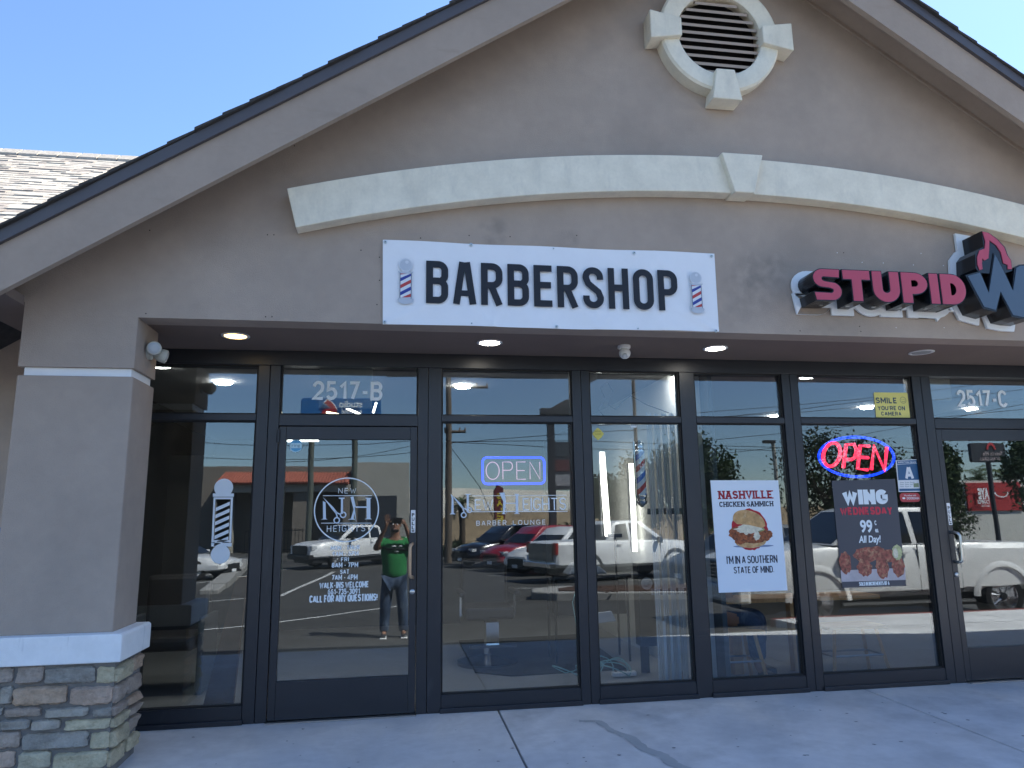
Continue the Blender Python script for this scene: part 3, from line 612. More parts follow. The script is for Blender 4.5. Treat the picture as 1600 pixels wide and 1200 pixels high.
GL = {   # stroke letters on a unit box: (relative width, strokes)
 'A': (1, [[(0, 0), (.44, 1)], [(.56, 1), (1, 0)], [(.2, .30), (.8, .30)]]), 'B': (.92, [[(0, -.0), (0, 1)], [(0, 1), (.55, 1)]+_a(.6, .76, .38, .24, 80, -80)+[(.0, .53)], [(.0, .53), (.6, .53)]+_a(.62, .26, .38, .26, 80, -80)+[(0, 0)]]),
 'C': (.95, [_a(.5, .7, .5, .30, 20, 180)+_a(.5, .3, .5, .30, 180, 340)]), 'D': (.98, [[(0, 0), (0, 1)], [(0, 1), (.4, 1)]+_a(.5, .66, .5, .34, 90, 0)+_a(.5, .34, .5, .34, 0, -90)+[(0, 0)]]),
 'E': (.82, [[(0, 0), (0, 1)], [(0, 1), (1, 1)], [(0, .5), (.85, .5)], [(0, 0), (1, 0)]]), 'F': (.8, [[(0, 0), (0, 1)], [(0, 1), (1, 1)], [(0, .5), (.85, .5)]]),
 'G': (1, [_a(.5, .7, .5, .30, 25, 180)+_a(.5, .3, .5, .30, 180, 345)+[(1, .46), (.55, .46)]]), 'H': (.98, [[(0, 0), (0, 1)], [(1, 0), (1, 1)], [(0, .5), (1, .5)]]),
 'I': (.0, [[(0, 0), (0, 1)]]), 'K': (.98, [[(0, 0), (0, 1)], [(.0, .42), (1, 1)], [(.3, .58), (1, 0)]]), 'L': (.78, [[(0, 1), (0, 0), (1, 0)]]),
 'M': (1.25, [[(0, 0), (0, 1)], [(0, 1), (.5, .25), (1, 1)], [(1, 1), (1, 0)]]), 'N': (1, [[(0, 0), (0, 1)], [(0, 1), (1, 0)], [(1, 0), (1, 1)]]),
 'O': (1, [_a(.5, .68, .5, .32, 0, 180)+_a(.5, .32, .5, .32, 180, 360)+[(1, .68)]]), 'P': (.92, [[(0, 0), (0, 1)], [(0, 1), (.55, 1)]+_a(.6, .72, .4, .28, 80, -80)+[(0, .44)]]),
 'Q': (1, [_a(.5, .68, .5, .32, 0, 180)+_a(.5, .32, .5, .32, 180, 360)+[(1, .68)], [(.6, .25), (1.05, -.1)]]), 'R': (.95, [[(0, 0), (0, 1)], [(0, 1), (.55, 1)]+_a(.6, .73, .4, .27, 80, -80)+[(0, .46)], [(.5, .46), (1, 0)]]),
 'S': (.9, [_a(.5, .74, .48, .26, 20, 180)+_a(.5, .76, .48, .24, 190, 255, 4)+_a(.5, .26, .5, .26, 70, -90)+_a(.5, .26, .5, .26, -90, -165, 5)]), 'T': (.95, [[(0, 1), (1, 1)], [(.5, 1), (.5, 0)]]),
 'U': (1, [[(0, 1), (0, .35)]+_a(.5, .33, .5, .33, 180, 360)+[(1, 1)]]), 'V': (1, [[(0, 1), (.5, 0), (1, 1)]]), 'W': (1.45, [[(0, 1), (.26, 0), (.5, .8), (.74, 0), (1, 1)]]), 'Y': (1, [[(0, 1), (.5, .48), (1, 1)], [(.5, .5), (.5, 0)]]),
 '0': (.9, [_a(.5, .68, .5, .32, 0, 180)+_a(.5, .32, .5, .32, 180, 360)+[(1, .68)]]), '1': (.45, [[(.0, .72), (1, 1), (1, 0)]]), '2': (.88, [_a(.5, .70, .5, .30, 170, 0)+[(.9, .5), (0, 0), (1.05, 0)]]), '3': (.85, [_a(.48, .75, .46, .25, 165, -80), _a(.48, .27, .5, .27, 80, -165)]),
 '4': (.95, [[(.75, 0), (.75, 1), (0, .28), (1.05, .28)]]), '5': (.88, [[(.95, 1), (.15, 1), (.06, .52)]+_a(.48, .31, .5, .31, 125, -155)]), '6': (.9, [[(.85, .98)]+_a(.6, .36, .6, .62, 110, 180, 5)+_a(.5, .3, .48, .3, 180, 540, 16)]),
 '7': (.85, [[(0, 1), (1, 1), (.35, 0)]]), '8': (.9, [_a(.5, .75, .42, .25, -90, 270, 14), _a(.5, .26, .5, .26, 90, 450, 14)]), '9': (.9, [_a(.5, .68, .46, .32, 0, 360, 16)+[(.96, .5), (.45, 0)]]), '-': (.5, [[(0, .40), (1, .40)]]), '.': (.0, [[(0, 0), (0, .08)]]), "'": (.0, [[(0, .8), (0, 1)]]), '!': (.0, [[(0, 0), (0, .1)], [(0, .3), (0, 1)]])}
def stext(s, x0, x1, z0, z1, y, wt, gap=.34, slant=0, serif=0):
    """stroke lettering of weight wt (share of the height), fitted to a box"""
    mb = MB(); H = z1-z0; t = wt*H; k = .58
    adv = 0; items = []
    for ch in s:
        if ch == ' ': adv += .55*k; continue
        w = GL[ch][0]*k; items.append((ch, adv, w)); adv += w+wt+gap*k*.6
    adv -= gap*k*.6; W_ = adv; sx = (x1-x0)/W_; lay = 0
    for ch, ax, w in items:
        for st_ in GL[ch][1]:
            pts = [(x0+(ax+wt/2+u*w)*sx, z0+t/2+v*(H-t)) for u, v in st_]
            if len(pts) == 2 and GL[ch][0] and abs(pts[0][0]-pts[1][0]) < 1e-6 or ch in "I": a_, b_ = pts[0], pts[-1]; d = t/2*(1 if b_[1] > a_[1] else -1); pts = [(a_[0], a_[1]-d), (b_[0], b_[1]+d)]
            pts = [p for i, p in enumerate(pts) if i == 0 or math.hypot(p[0]-pts[i-1][0], p[1]-pts[i-1][1]) > 1e-5]
            if slant: pts = [(a_+(b_-z0)*slant, b_) for a_, b_ in pts]
            ribbon(mb, pts, t, y-.00035*(lay % 3)); lay += 1
            if serif and ch not in 'SOCG':
                for e in (pts[0], pts[-1]):
                    zb_ = z0+t*.3 if e[1] < z0+H/2 else z1-t*.3
                    if abs(e[1]-z0) < t*1.2 or abs(e[1]-z1) < t*1.2: ribbon(mb, [(e[0]-t*serif, zb_), (e[0]+t*serif, zb_)], t*.6, y-.0003)
    return mb
def ST(s, a, b, wt, Y=None, Zf=None, **k):
    Y = YG if Y is None else Y
    if Zf: p, q = Zf(*a), Zf(*b)
    else: p, q = P2(*a, Y), P2(*b, Y)
    return stext(s, p[0], q[0], q[1], p[1], Y, wt, **k)
letters('BARBERSHOP', .188, 2.012, 2.868, 3.174, W-.022, .0475, [1, 1.04, 1, 1, .88, 1, 1, 1, 1, .98], .23, bn, 'lettering', NAVY)
# the photo's banner: two printed barber poles
SIL = mat('printed_silver', (.52, .56, .62), .45); SILD = mat('printed_silver_dark', (.20, .23, .28), .45); PRED = mat('printed_red', (.50, .05, .05), .5); PBLU = mat('printed_blue', (.02, .045, .30), .5); PWH = mat('printed_white', (.76, .78, .81), .5)
def printed_pole(cx, z0, z1, y, par):
    H = z1-z0; r = H*.145; bw = H*.125
    g = MB(); g.disc(cx, z1-r, r, y, 28)
    o = g.out('pole_print', SIL, par, fix=False)
    MB().annulus(cx, z1-r, r*.86, r, y-.0006).disc(cx+r*.15, z1-r*.55, r*.25, y-.0006, 14).out('ball_shading', mat('printed_silver_light', (.68, .71, .76), .45), o, fix=False)
    zt, zb = z1-2*r-H*.03, z0+H*.13
    MB().flat([(cx-bw, zb), (cx+bw, zb), (cx+bw, zt), (cx-bw, zt)], y-.0008).out('tube', PWH, o, fix=False)
    for k in range(5):
        za = zb-.10*H+k*(zt-zb)/3.6; hgt = (zt-zb)/3.6*.50
        q = [(cx-bw*.95, za), (cx+bw*.95, za+bw*1.1), (cx+bw*.95, za+bw*1.1+hgt), (cx-bw*.95, za+hgt)]
        q = [(a_, min(max(b_, zb), zt)) for a_, b_ in q]
        MB().flat(q, y-.0014).out('stripe', PRED if k % 2 == 0 else PBLU, o, fix=False)
    MB().flat([(cx-bw*1.35, zt+H*.035), (cx-bw, zt-H*.015), (cx+bw, zt-H*.015), (cx+bw*1.35, zt+H*.035)], y-.002).out('collar', SIL, o, fix=False)
    MB().flat([(cx-bw*1.35, zb-H*.03)]+[(cx+bw*1.25*math.cos(R(a_)), zb-H*.035+H*.09*math.sin(R(a_))) for a_ in range(180, 361, 15)]+[(cx+bw*1.35, zb-H*.03), (cx+bw, zb+H*.02), (cx-bw, zb+H*.02)], y-.002).out('foot', SIL, o, fix=False)
    for sx in (-1, 1): MB().flat([(cx+sx*bw*.86, zb), (cx+sx*bw, zb), (cx+sx*bw, zt), (cx+sx*bw*.86, zt)], y-.002).out('edge_shade', SILD, o, fix=False)
printed_pole(.049, 2.853, 3.183, W-.022, bn); printed_pole(2.157, 2.852, 3.172, W-.022, bn)
GRO = mat('screw_washer', (.52, .60, .64), .35, .5, metal=.5)
for p in [(602, 378), (736, 382), (865, 388), (991, 395), (1112, 400), (601, 503), (870, 510), (1119, 517), (737, 505), (997, 513)]:
    q = aty(*p, W-.02); r = .012 if p[0] not in (865, 737, 997) else .006
    g = MB().lathe([(r, 0), (r, .003), (r*.5, .006)], (q.x, W-.016, q.z), (0, -1, 0), 16).out('washer', GRO, bn)
    MB().disc(q.x, q.z, r*.32, W-.0235, 8).out('screw', RUBBER, g, fix=False)

# ---- red channel letter sign with flame
PINK = mat('sign_face_pink_red', (.50, .07, .115), .4, .4); SLATE = mat('sign_face_slate', (.075, .115, .165), .4, .4)
SBK = mat('sign_return_black', (.010, .011, .014), .22, .5); PANW = mat('sign_back_panel', (.82, .84, .86), .5, .3)
sg = thing('channel_letter_sign', 'red STUPID channel letters with slate W and red flame on a white backing panel', 'sign', (3.9, W, 3.05))
YS = -1.10
def offset_poly(pts, d):
    n = len(pts); out = []; A = sum(pts[i-1][0]*pts[i][1]-pts[i][0]*pts[i-1][1] for i in range(n)); s_ = 1 if A > 0 else -1
    for i in range(n):
        a_, p, b_ = pts[i-1], pts[i], pts[(i+1) % n]
        d1 = Vector((p[0]-a_[0], p[1]-a_[1])).normalized(); d2 = Vector((b_[0]-p[0], b_[1]-p[1])).normalized()
        n1 = Vector((d1.y, -d1.x)); n2 = Vector((d2.y, -d2.x)); nn = n1+n2
        nn = nn.normalized() if nn.length > 1e-5 else n1; k = min(d/max(.3, nn.dot(n1)), abs(d)*1.45) if d > 0 else d/max(.45, nn.dot(n1))
        out.append((p[0]+nn.x*k*s_, p[1]+nn.y*k*s_))
    return out
def tri_prism(mb, loops, y0, y1):      # outline with holes, through a filled curve
    cu = bpy.data.curves.new('t', 'CURVE'); cu.dimensions = '2D'; cu.fill_mode = 'BOTH'; cu.extrude = .5
    for lp in loops:
        sp = cu.splines.new('POLY'); sp.points.add(len(lp)-1); sp.use_cyclic_u = True
        for i, p in enumerate(lp): sp.points[i].co = (p[0], p[1], 0, 1)
    o = bpy.data.objects.new('t', cu); COL.objects.link(o); dg = bpy.context.evaluated_depsgraph_get()
    me = bpy.data.meshes.new_from_object(o.evaluated_get(dg)); bpy.data.objects.remove(o); bpy.data.curves.remove(cu)
    mb.add([(v.co.x, y0+(y1-y0)*(.5-v.co.z), v.co.y) for v in me.vertices], [list(p.vertices) for p in me.polygons]); bpy.data.meshes.remove(me)
    return mb
def SL_(c, x, z, w, h, t):             # chunky letter outlines
    if c == 'T': return [[(x, z+h), (x+w, z+h), (x+w, z+h-t), (x+w/2+t*.55, z+h-t), (x+w/2+t*.55, z), (x+w/2-t*.55, z), (x+w/2-t*.55, z+h-t), (x, z+h-t)]]
    if c == 'I': return [[(x, z), (x+w, z), (x+w, z+h), (x, z+h)]]
    if c == 'U': return [[(x, z+h), (x, z+h*.42)]+arcp(x+w/2, z+h*.42, w/2, h*.42, 180, 360, 14)+[(x+w, z+h), (x+w-t*1.1, z+h), (x+w-t*1.1, z+h*.42)]+arcp(x+w/2, z+h*.42, w/2-t*1.1, h*.42-t, 360, 180, 10)+[(x+t*1.1, z+h)]]
    if c == 'D': return [[(x, z), (x+w*.45, z)]+arcp(x+w*.45, z+h/2, w*.55, h/2, -90, 90, 14)+[(x, z+h)], [(x+t*1.15, z+t), (x+t*1.15, z+h-t)]+arcp(x+w*.42, z+h/2, w*.58-t*1.15, h/2-t, 90, -90, 10)]
    if c == 'P': return [[(x, z), (x+t*1.15, z), (x+t*1.15, z+h*.30), (x+w*.5, z+h*.30)]+arcp(x+w*.5, z+h*.65, w*.5, h*.35, -90, 90, 12)+[(x, z+h)], [(x+t*1.15, z+h*.30+t*.8), (x+t*1.15, z+h-t*.85)]+arcp(x+w*.52, z+h*.65, w*.48-t*1.1, h*.35-t*.82, 90, -90, 8)]
    if c == 'S':
        cx = x+w/2; r1 = h*.29
        o_ = [(x+w*.98, z+h), (x+w*.40, z+h)]+arcp(x+w*.36, z+h-r1, w*.36, r1, 90, 250, 10)+[(x+w*.62, z+h*.40)]+arcp(x+w*.60, z+h*.31, w*.12, h*.085, 80, -80, 5)+[(x+w*.02, z+t*.82), (x+w*.07, z)]
        i_ = [(x+w*.60, z)]+arcp(x+w*.64, z+r1, w*.36, r1, -90, 70, 10)+[(x+w*.38, z+h*.60)]+arcp(x+w*.40, z+h*.69, w*.10, h*.08, 260, 110, 5)+[(x+w*.94, z+h-t*.85)]
        return [o_+i_]
hS = .232; t_ = .068
x0, x1 = 2.968, 4.205; ws = [1.28, 1.28, 1.28, 1.25, .42, 1.22]; gp = .13; k = (x1-x0)/(sum(ws)+gp*5); x = x0
back = []
for c, w_ in zip('STUPID', ws):
    w_ *= k; lp = SL_(c, x, 2.925, w_, hS, t_)
    b = tri_prism(MB(), [offset_poly(lp[0], .007)]+lp[1:] , YS, W-.03).out('letter', SBK, sg)
    tri_prism(MB(), lp, YS-.004, YS-.0005).out('letter_face', PINK, b)
    back.append(offset_poly(lp[0], .054)); x += w_+gp*k
def pxp(pts, Y): return [P2(a_, b_, Y) for a_, b_ in pts]
def zz(u, v): return (1240+u*.225, 330+v*.225)
Wp = pxp([zz(*p) for p in [(1200, 452), (1280, 432), (1340, 570), (1385, 312), (1505, 560), (1545, 395), (1562, 385), (1700, 372)]], YS)
w_poly = [(4.225, 3.105), (4.30, 3.125), (4.365, 3.0), (4.415, 3.265), (4.535, 3.02), (4.585, 3.19), (4.64, 3.21), (4.78, 3.215), (4.70, 2.815), (4.59, 2.825), (4.50, 3.02), (4.46, 2.86), (4.33, 2.865)]
w_poly = pxp([zz(*p) for p in [(1198, 455), (1282, 432), (1345, 575), (1385, 308), (1400, 330), (1450, 430), (1512, 560), (1535, 400), (1560, 385), (1640, 376), (1578, 738), (1512, 725), (1425, 560), (1392, 690), (1312, 668)]], YS)
w_poly = w_poly[:9]+[P2(*zz(1700, 372), YS), P2(*zz(1640, 742), YS)]+w_poly[10:]
b = tri_prism(MB(), [offset_poly(w_poly, .012)], YS-.012, W-.03).out('letter', SBK, sg)
tri_prism(MB(), [w_poly], YS-.017, YS-.0125).out('letter_face', SLATE, b)
fl = pxp([zz(*p) for p in [(1305, 145), (1345, 155), (1400, 195), (1455, 255), (1475, 310), (1500, 345), (1508, 405), (1480, 405), (1478, 375), (1450, 365), (1432, 290), (1400, 240), (1352, 205), (1350, 270), (1345, 330), (1320, 345), (1302, 330), (1300, 365), (1305, 405), (1285, 412), (1270, 375), (1268, 320), (1285, 275), (1320, 262), (1325, 215)]], YS)
flo = pxp([zz(*p) for p in [(1300, 140), (1350, 150), (1410, 192), (1465, 252), (1485, 310), (1508, 345), (1515, 415), (1440, 440), (1290, 430), (1262, 400), (1258, 300), (1285, 262), (1318, 250)]], YS)
b = tri_prism(MB(), [flo], YS-.005, W-.03).out('flame', SBK, sg)
tri_prism(MB(), [fl], YS-.011, YS-.0055).out('flame_face', PINK, b)
back.append(offset_poly(w_poly, .054)); back.append(offset_poly(flo, .054))
BX(3.0, 4.35, W-.0245, W-.0101, 2.93, 3.13).out('back_panel', PANW, sg)
for i, bp in enumerate(back):
    tri_prism(MB(), [bp], W-.026-.0007*i, W-.010).out('back_panel', PANW, sg)
for i in range(6):
    xx = x0+.1+i*.215; BX(xx, xx+.025, -1.0, -.98, 2.915, 2.922).out('clip', STEEL, sg)
for p in [(1400, 440), (1395, 447), (1520, 455)]: pass
# hidden second word of the sign runs on out of the picture

# ================================================================ VINYL, STICKERS AND POSTERS ON THE GLASS
YG = .0385
def sticker(name, label, cat, c, parts, group=None):
    t = thing(name, label, cat, (c[0], .038, c[1]), group=group)
    for nm, mb, m_ in parts: mb.out(nm, m_, t, fix=False)
    return t
def T(s, a, b, Y=YG, bold=.0, shear=0):
    p, q = aty(*a, Y), aty(*b, Y); return add_text(MB(), s, p.x, q.x, q.z, p.z, Y, bold, 0, shear)
def poly(pts, Y=YG): return MB().flat(pxp(pts, Y), Y)
VIN = mat('vinyl_white_bright', (.78, .84, .88), .6)
sticker('suite_number', 'white vinyl suite number 2517-B above the barbershop door', 'number', P2(542, 610, YG), [('digits', ST('2517-B', (489, 595), (597, 626), .165), VIN)])
sticker('suite_number', 'white vinyl suite number 2517-C above the right hand door', 'number', P2(1535, 620, YG), [('digits', ST('2517-C', (1494, 609), (1575, 636.5), .165), VIN)])
def serifN(mb, px, Z0, Z1, W_, y, stem, thin):
    pass
def scissors(mb, a, b, w, y):            # a = blade tip, b = handle end
    A, B_ = Vector(a), Vector(b); d = (B_-A).normalized(); n_ = Vector((-d.y, d.x)); L = (B_-A).length
    def pt(u, v): p = A+d*u*L+n_*v*L; return (p.x, p.y)
    mb.flat([pt(0, 0), pt(.45, .045), pt(.70, .03), pt(.70, -.035), pt(.45, -.03)], y)
    for s_ in (1, -1):
        c = pt(.86, .13*s_-.01); mb.annulus(c[0], c[1], L*.065, L*.105, y-.0004, 18)
        ribbon(mb, [pt(.62, .0), pt(.72, .03*s_), pt(.80, .07*s_)], L*.04, y-.0008)
def comb(mb, a, b, w, y):
    A, B_ = Vector(a), Vector(b); d = (B_-A).normalized(); n_ = Vector((-d.y, d.x)); L = (B_-A).length
    def pt(u, v): p = A+d*u*L+n_*v*L; return (p.x, p.y)
    mb.flat([pt(0, .05), pt(.42, .075), pt(.45, -.03), pt(.0, -.07)], y); mb.flat([pt(.42, .03), pt(1, .0), pt(1, -.008), pt(.42, -.03)], y-.0003)
def NHmark(mb, sx, sz, f, y, hx):       # f(u,v) maps photo pixels
    pass
YD = .0265
def Z3(u, v): return P2(440+u*.15, 740+v*.15, YD)
def Z5(u, v): return P2(680+u*.15, 680+v*.15, YG)
g = MB()
c = Z3(678, 375); rr = (Z3(1018, 375)[0]-Z3(336, 375)[0])/2
g.annulus(c[0], c[1], rr-.010, rr-.001, YD, 72)
for a_, b_ in (((430, 230), (940, 230)), ((412, 516), (935, 516))): ribbon(g, [Z3(*a_), Z3(*b_)], .0045, YD-.0003)
sc_ = MB()
sc_.flat([Z3(430, 285), Z3(458, 300), Z3(462, 468), Z3(480, 478), Z3(410, 478), Z3(432, 468)], YD-.0006)
sc_.flat([Z3(595, 250), Z3(655, 250), Z3(655, 262), Z3(640, 266), Z3(640, 420), Z3(618, 420), Z3(618, 266), Z3(595, 260)], YD-.0006)
scissors(sc_, Z3(430, 245), Z3(640, 490), 0, YD-.0010)
comb(sc_, Z3(735, 240), Z3(778, 500), 0, YD-.0010)
sc_.flat([Z3(752, 370), Z3(760, 385), Z3(752, 468), Z3(765, 480), Z3(690, 480), Z3(722, 468)], YD-.0006)
sc_.flat([Z3(868, 252), Z3(940, 252), Z3(925, 264), Z3(925, 466), Z3(942, 476), Z3(862, 476), Z3(886, 466), Z3(886, 264)], YD-.0006)
sc_.flat([Z3(770, 342), Z3(886, 342), Z3(886, 356), Z3(770, 356)], YD-.0008)
def Tz(s, Z, a, b, wt=.11, gap=.34, Y=YD): return ST(s, a, b, wt, Y=Y, Zf=Z, gap=gap)
sticker('door_logo', 'round white outline logo with N scissors comb and H on the barbershop door glass', 'logo decal', c,
        [('ring', g, VIN), ('monogram', sc_, mat('vinyl_ice', (.62, .70, .80), .6)), ('top_word', Tz('NEW', Z3, (592, 152), (775, 205), .09, .9), VIN), ('bottom_word', Tz('HEIGHTS', Z3, (472, 542), (870, 600), .10, .9), VIN)])
hrs = [('MON - THUR', 507+10, 852.6, 562, 858.6), ('9AM - 6PM', 519.5, 861.8, 560, 867.8), ('FRI', 533, 871, 545, 877), ('8AM - 7PM', 518.5, 879.3, 559.5, 886), ('SAT', 531.5, 890, 545.5, 896.4), ('7AM - 4PM', 518.5, 898.4, 558.5, 905.5), ('WALK-INS WELCOME', 499.5, 910, 576, 917.6), ('661-735-3091', 512.5, 920.4, 562, 928), ('CALL FOR ANY QUESTIONS!', 484, 930.5, 589.5, 938.5)]
t = thing('hours_lettering', 'white vinyl opening hours and phone number on the lower half of the barbershop door', 'lettering', (-.4, .0265, .95))
for s_, a_, b_, c_, d_ in hrs: ST(s_, (a_, b_), (c_, d_), .19, gap=.5, Y=.0265).out('text_line', VIN, t, fix=False)
# rectangular neon-blue OPEN sign and NEW HEIGHTS lettering on the second window
NH = MB()
ribbon(NH, [Z5(385, 632), Z5(1372, 626)], .004, YG); ribbon(NH, [Z5(375, 797), Z5(1378, 794)], .0055, YG)
N2 = MB(); y2 = YG-.0006
N2.flat([Z5(160, 612), Z5(172, 625), Z5(190, 660), Z5(193, 810), Z5(215, 824), Z5(150, 824), Z5(168, 810), Z5(172, 655)], y2)
N2.flat([Z5(305, 612), Z5(378, 612), Z5(350, 624), Z5(350, 800), Z5(328, 790), Z5(328, 624)], y2)
scissors(N2, Z5(162, 612), Z5(355, 835), 0, YG-.001)
N3 = MB()
N3.flat([Z5(668, 600), Z5(722, 596), Z5(738, 690), Z5(722, 812), Z5(738, 822), Z5(690, 822), Z5(704, 812), Z5(708, 690)], y2)
ribbon(N3, [Z5(722, 690), Z5(745, 815)], .003, YG-.001)
N3.flat([Z5(822, 612), Z5(875, 612), Z5(865, 624), Z5(865, 808), Z5(885, 820), Z5(818, 820), Z5(838, 808), Z5(838, 624)], y2)
N3.flat([Z5(725, 704), Z5(838, 704), Z5(838, 714), Z5(725, 714)], YG-.0008)
sticker('window_logo', 'white NEW HEIGHTS BARBER LOUNGE lettering with scissors across the window beside the door', 'lettering', Z5(770, 720),
        [('rules', NH, VIN), ('capital', N2, mat('vinyl_ice', (.62, .70, .80))), ('capital', N3, mat('vinyl_ice', (.62, .70, .80))), ('word', Tz('EW', Z5, (412, 668), (605, 780), .095, Y=YG), VIN), ('word', Tz('EIGHTS', Z5, (912, 655), (1365, 778), .10, Y=YG), VIN), ('subtitle', Tz('BARBER', Z5, (428, 892), (742, 937), .12, .9, Y=YG), VIN), ('subtitle', Tz('LOUNGE', Z5, (808, 885), (1152, 929), .12, .9, Y=YG), VIN)])
t = thing('barber_pole_decal', 'white vinyl barber pole silhouette on the narrow window beside the pier', 'decal', (P2(348, 880, YG)[0], YG, P2(348, 880, YG)[1]))
def bpd(u, v): return P2(u*.375, 450+v*.375, YG)
m = MB(); a_, b_ = bpd(893, 835)[0], bpd(972, 835)[0]; zc = bpd(932, 832); m.disc(zc[0], zc[1], (b_-a_)/2, YG, 30)
m.out('ball', VIN, t, fix=False)
m = MB(); zc = bpd(918, 1110); m.disc(zc[0], zc[1], (b_-a_)/2, YG, 30); m.out('ball', VIN, t, fix=False)
def quadpx(*p): return MB().flat([bpd(*q) for q in p], YG-.0005)
quadpx((887, 856), (975, 856), (974, 870), (887, 870)).out('collar', VIN, t, fix=False); quadpx((880, 1062), (966, 1062), (965, 1077), (880, 1077)).out('collar', VIN, t, fix=False)
m = MB()
for q in ([(890, 872), (898, 872), (890, 1060), (881, 1060)], [(962, 872), (971, 872), (963, 1060), (955, 1060)], [(898, 872), (962, 872), (962, 880), (898, 880)], [(890, 1050), (956, 1050), (955, 1058), (889, 1058)]): m.flat([bpd(*p) for p in q], YG-.0005)
m.out('case', VIN, t, fix=False)
for i in range(6):
    v = 906+i*29
    quadpx((899-i*1.2, v+10), (958-i*1.2, v-16), (957-i*1.2, v-1), (898-i*1.2, v+25)).out('stripe', VIN, t, fix=False)
# small stickers
def rrect(cx, cz, w, h, r, n=5):
    return arcp(cx+w/2-r, cz+h/2-r, r, r, 0, 90, n)+arcp(cx-w/2+r, cz+h/2-r, r, r, 90, 180, n)+arcp(cx-w/2+r, cz-h/2+r, r, r, 180, 270, n)+arcp(cx+w/2-r, cz-h/2+r, r, r, 270, 360, n)
c = P2(462.5, 696.5, YD); r_ = .052
sticker('alarm_sticker', 'small eight sided blue and white ring sticker in the top corner of the barbershop door', 'sticker', c,
        [('backing', MB().flat([(c[0]+r_*math.cos(R(22.5+45*i)), c[1]+r_*math.sin(R(22.5+45*i))) for i in range(8)], YD), mat('sticker_blue', (.10, .38, .62), .5)), ('band', MB().flat([(c[0]-.05, c[1]-.018), (c[0]+.05, c[1]-.018), (c[0]+.05, c[1]+.02), (c[0]-.05, c[1]+.02)], YD-.0006), mat('sticker_pale', (.55, .78, .85), .5)), ('word', add_text(MB(), 'ring', c[0]-.03, c[0]+.03, c[1]-.014, c[1]+.014, YD-.0012), mat('sticker_ink', (.10, .22, .30), .5)), ('foot', MB().annulus(c[0], c[1], .046, .052, YD-.0006, 8), mat('sticker_pale', (.55, .78, .85), .5))])
def pull(label, a, b, Y=YF+.0045-.001):
    p, q = aty(*a, Y), aty(*b, Y); cx, cz = (p.x+q.x)/2, (p.z+q.z)/2; h = p.z-q.z; w = .034
    pp = [('plate', MB().flat(rrect(cx, cz, w, h, .004), Y), WHITEG)]
    for i, ch in enumerate('PULL'):
        zt_ = cz+h*.36-i*h*.19
        pp.append(('letter', add_text(MB(), ch, cx-w*.30, cx+w*.30, zt_-h*.15, zt_, Y-.0006, .03), NAVY))
    pp.append(('mark', MB().flat([(cx-w*.3, cz-h*.46), (cx+w*.3, cz-h*.46), (cx+w*.3, cz-h*.40), (cx-w*.3, cz-h*.40)], Y-.0006), NAVY))
    sticker('pull_sign', label, 'sign', (cx, cz), pp)
pull('white PULL label on the door stile above the tan handle', (641, 797), (650, 832)); pull('white PULL label on the door stile above the steel handle', (1478, 786), (1489, 820))
c = P2(934.5, 678, YG); pts = []
for i in range(32):
    a_ = 2*PI*i/32; rr_ = 1+.10*math.cos(4*a_)+.05*math.cos(8*a_); pts.append((c[0]+.042*rr_*math.cos(a_), c[1]+.044*rr_*math.sin(a_)))
YEL = mat('sticker_yellow', (.66, .58, .13), .55)
sticker('badge_sticker', 'small yellow badge shaped sticker at the top left of the pole window', 'sticker', c, [('badge', MB().flat(pts, YG), YEL), ('word', add_text(MB(), 'PROTECTED', c[0]-.026, c[0]+.026, c[1]+.018, c[1]+.026, YG-.0006), NAVY), ('word', add_text(MB(), 'ALARM', c[0]-.026, c[0]+.026, c[1]-.008, c[1]+.006, YG-.0006), mat('sticker_ink2', (.35, .28, .03)))])
c = P2(990, 664.5, YG)
sticker('price_tag', 'tiny white tag stuck under the bar above the hanging barber pole', 'tag', c, [('tag', MB().flat(rrect(c[0], c[1], .052, .038, .008), YG), VIN), ('print', add_text(MB(), '101', c[0]-.018, c[0]+.018, c[1]-.008, c[1]+.010, YG-.0006), SILD)])
# yellow SMILE sign
YS2 = mat('smile_sign_yellow', (.78, .72, .22), .5)
c0, c1 = P2(1363.5, 613.5, .052), P2(1420.5, 654.5, .052)
t = thing('camera_notice', 'yellow SMILE YOU\'RE ON CAMERA sign in the upper pane over the oval OPEN sign', 'sign', (c0[0], .052, c1[1]))
MB().prism(rrect((c0[0]+c1[0])/2, (c0[1]+c1[1])/2+.0, c1[0]-c0[0], c0[1]-c1[1], .012), .036, .039).out('board', YS2, t)
def Z8(u, v, Y=.0352): return P2(1240+u*.225, 600+v*.225, Y)
INK = mat('sign_ink_navy', (.03, .07, .12), .5)
def tt(s, a, b, wt=.2, Y=.0352, Zf=Z8): return ST(s, a, b, wt, Y=Y, Zf=Zf)
tt('SMILE', (567, 93), (720, 135)).out('text_line', INK, t, fix=False); tt("YOU'RE ON", (582, 152), (775, 183), .2).out('text_line', INK, t, fix=False); tt('CAMERA', (607, 192), (750, 220), .2).out('text_line', INK, t, fix=False)
c = Z8(760, 112); m = MB().annulus(c[0], c[1], .027, .030, .0352, 28).disc(c[0]-.010, c[1]+.008, .0035, .0352, 8).disc(c[0]+.010, c[1]+.008, .0035, .0352, 8)
ribbon(m, arcp(c[0], c[1], .016, .016, 205, 335, 8), .003, .0350); m.out('smiley', INK, t, fix=False)
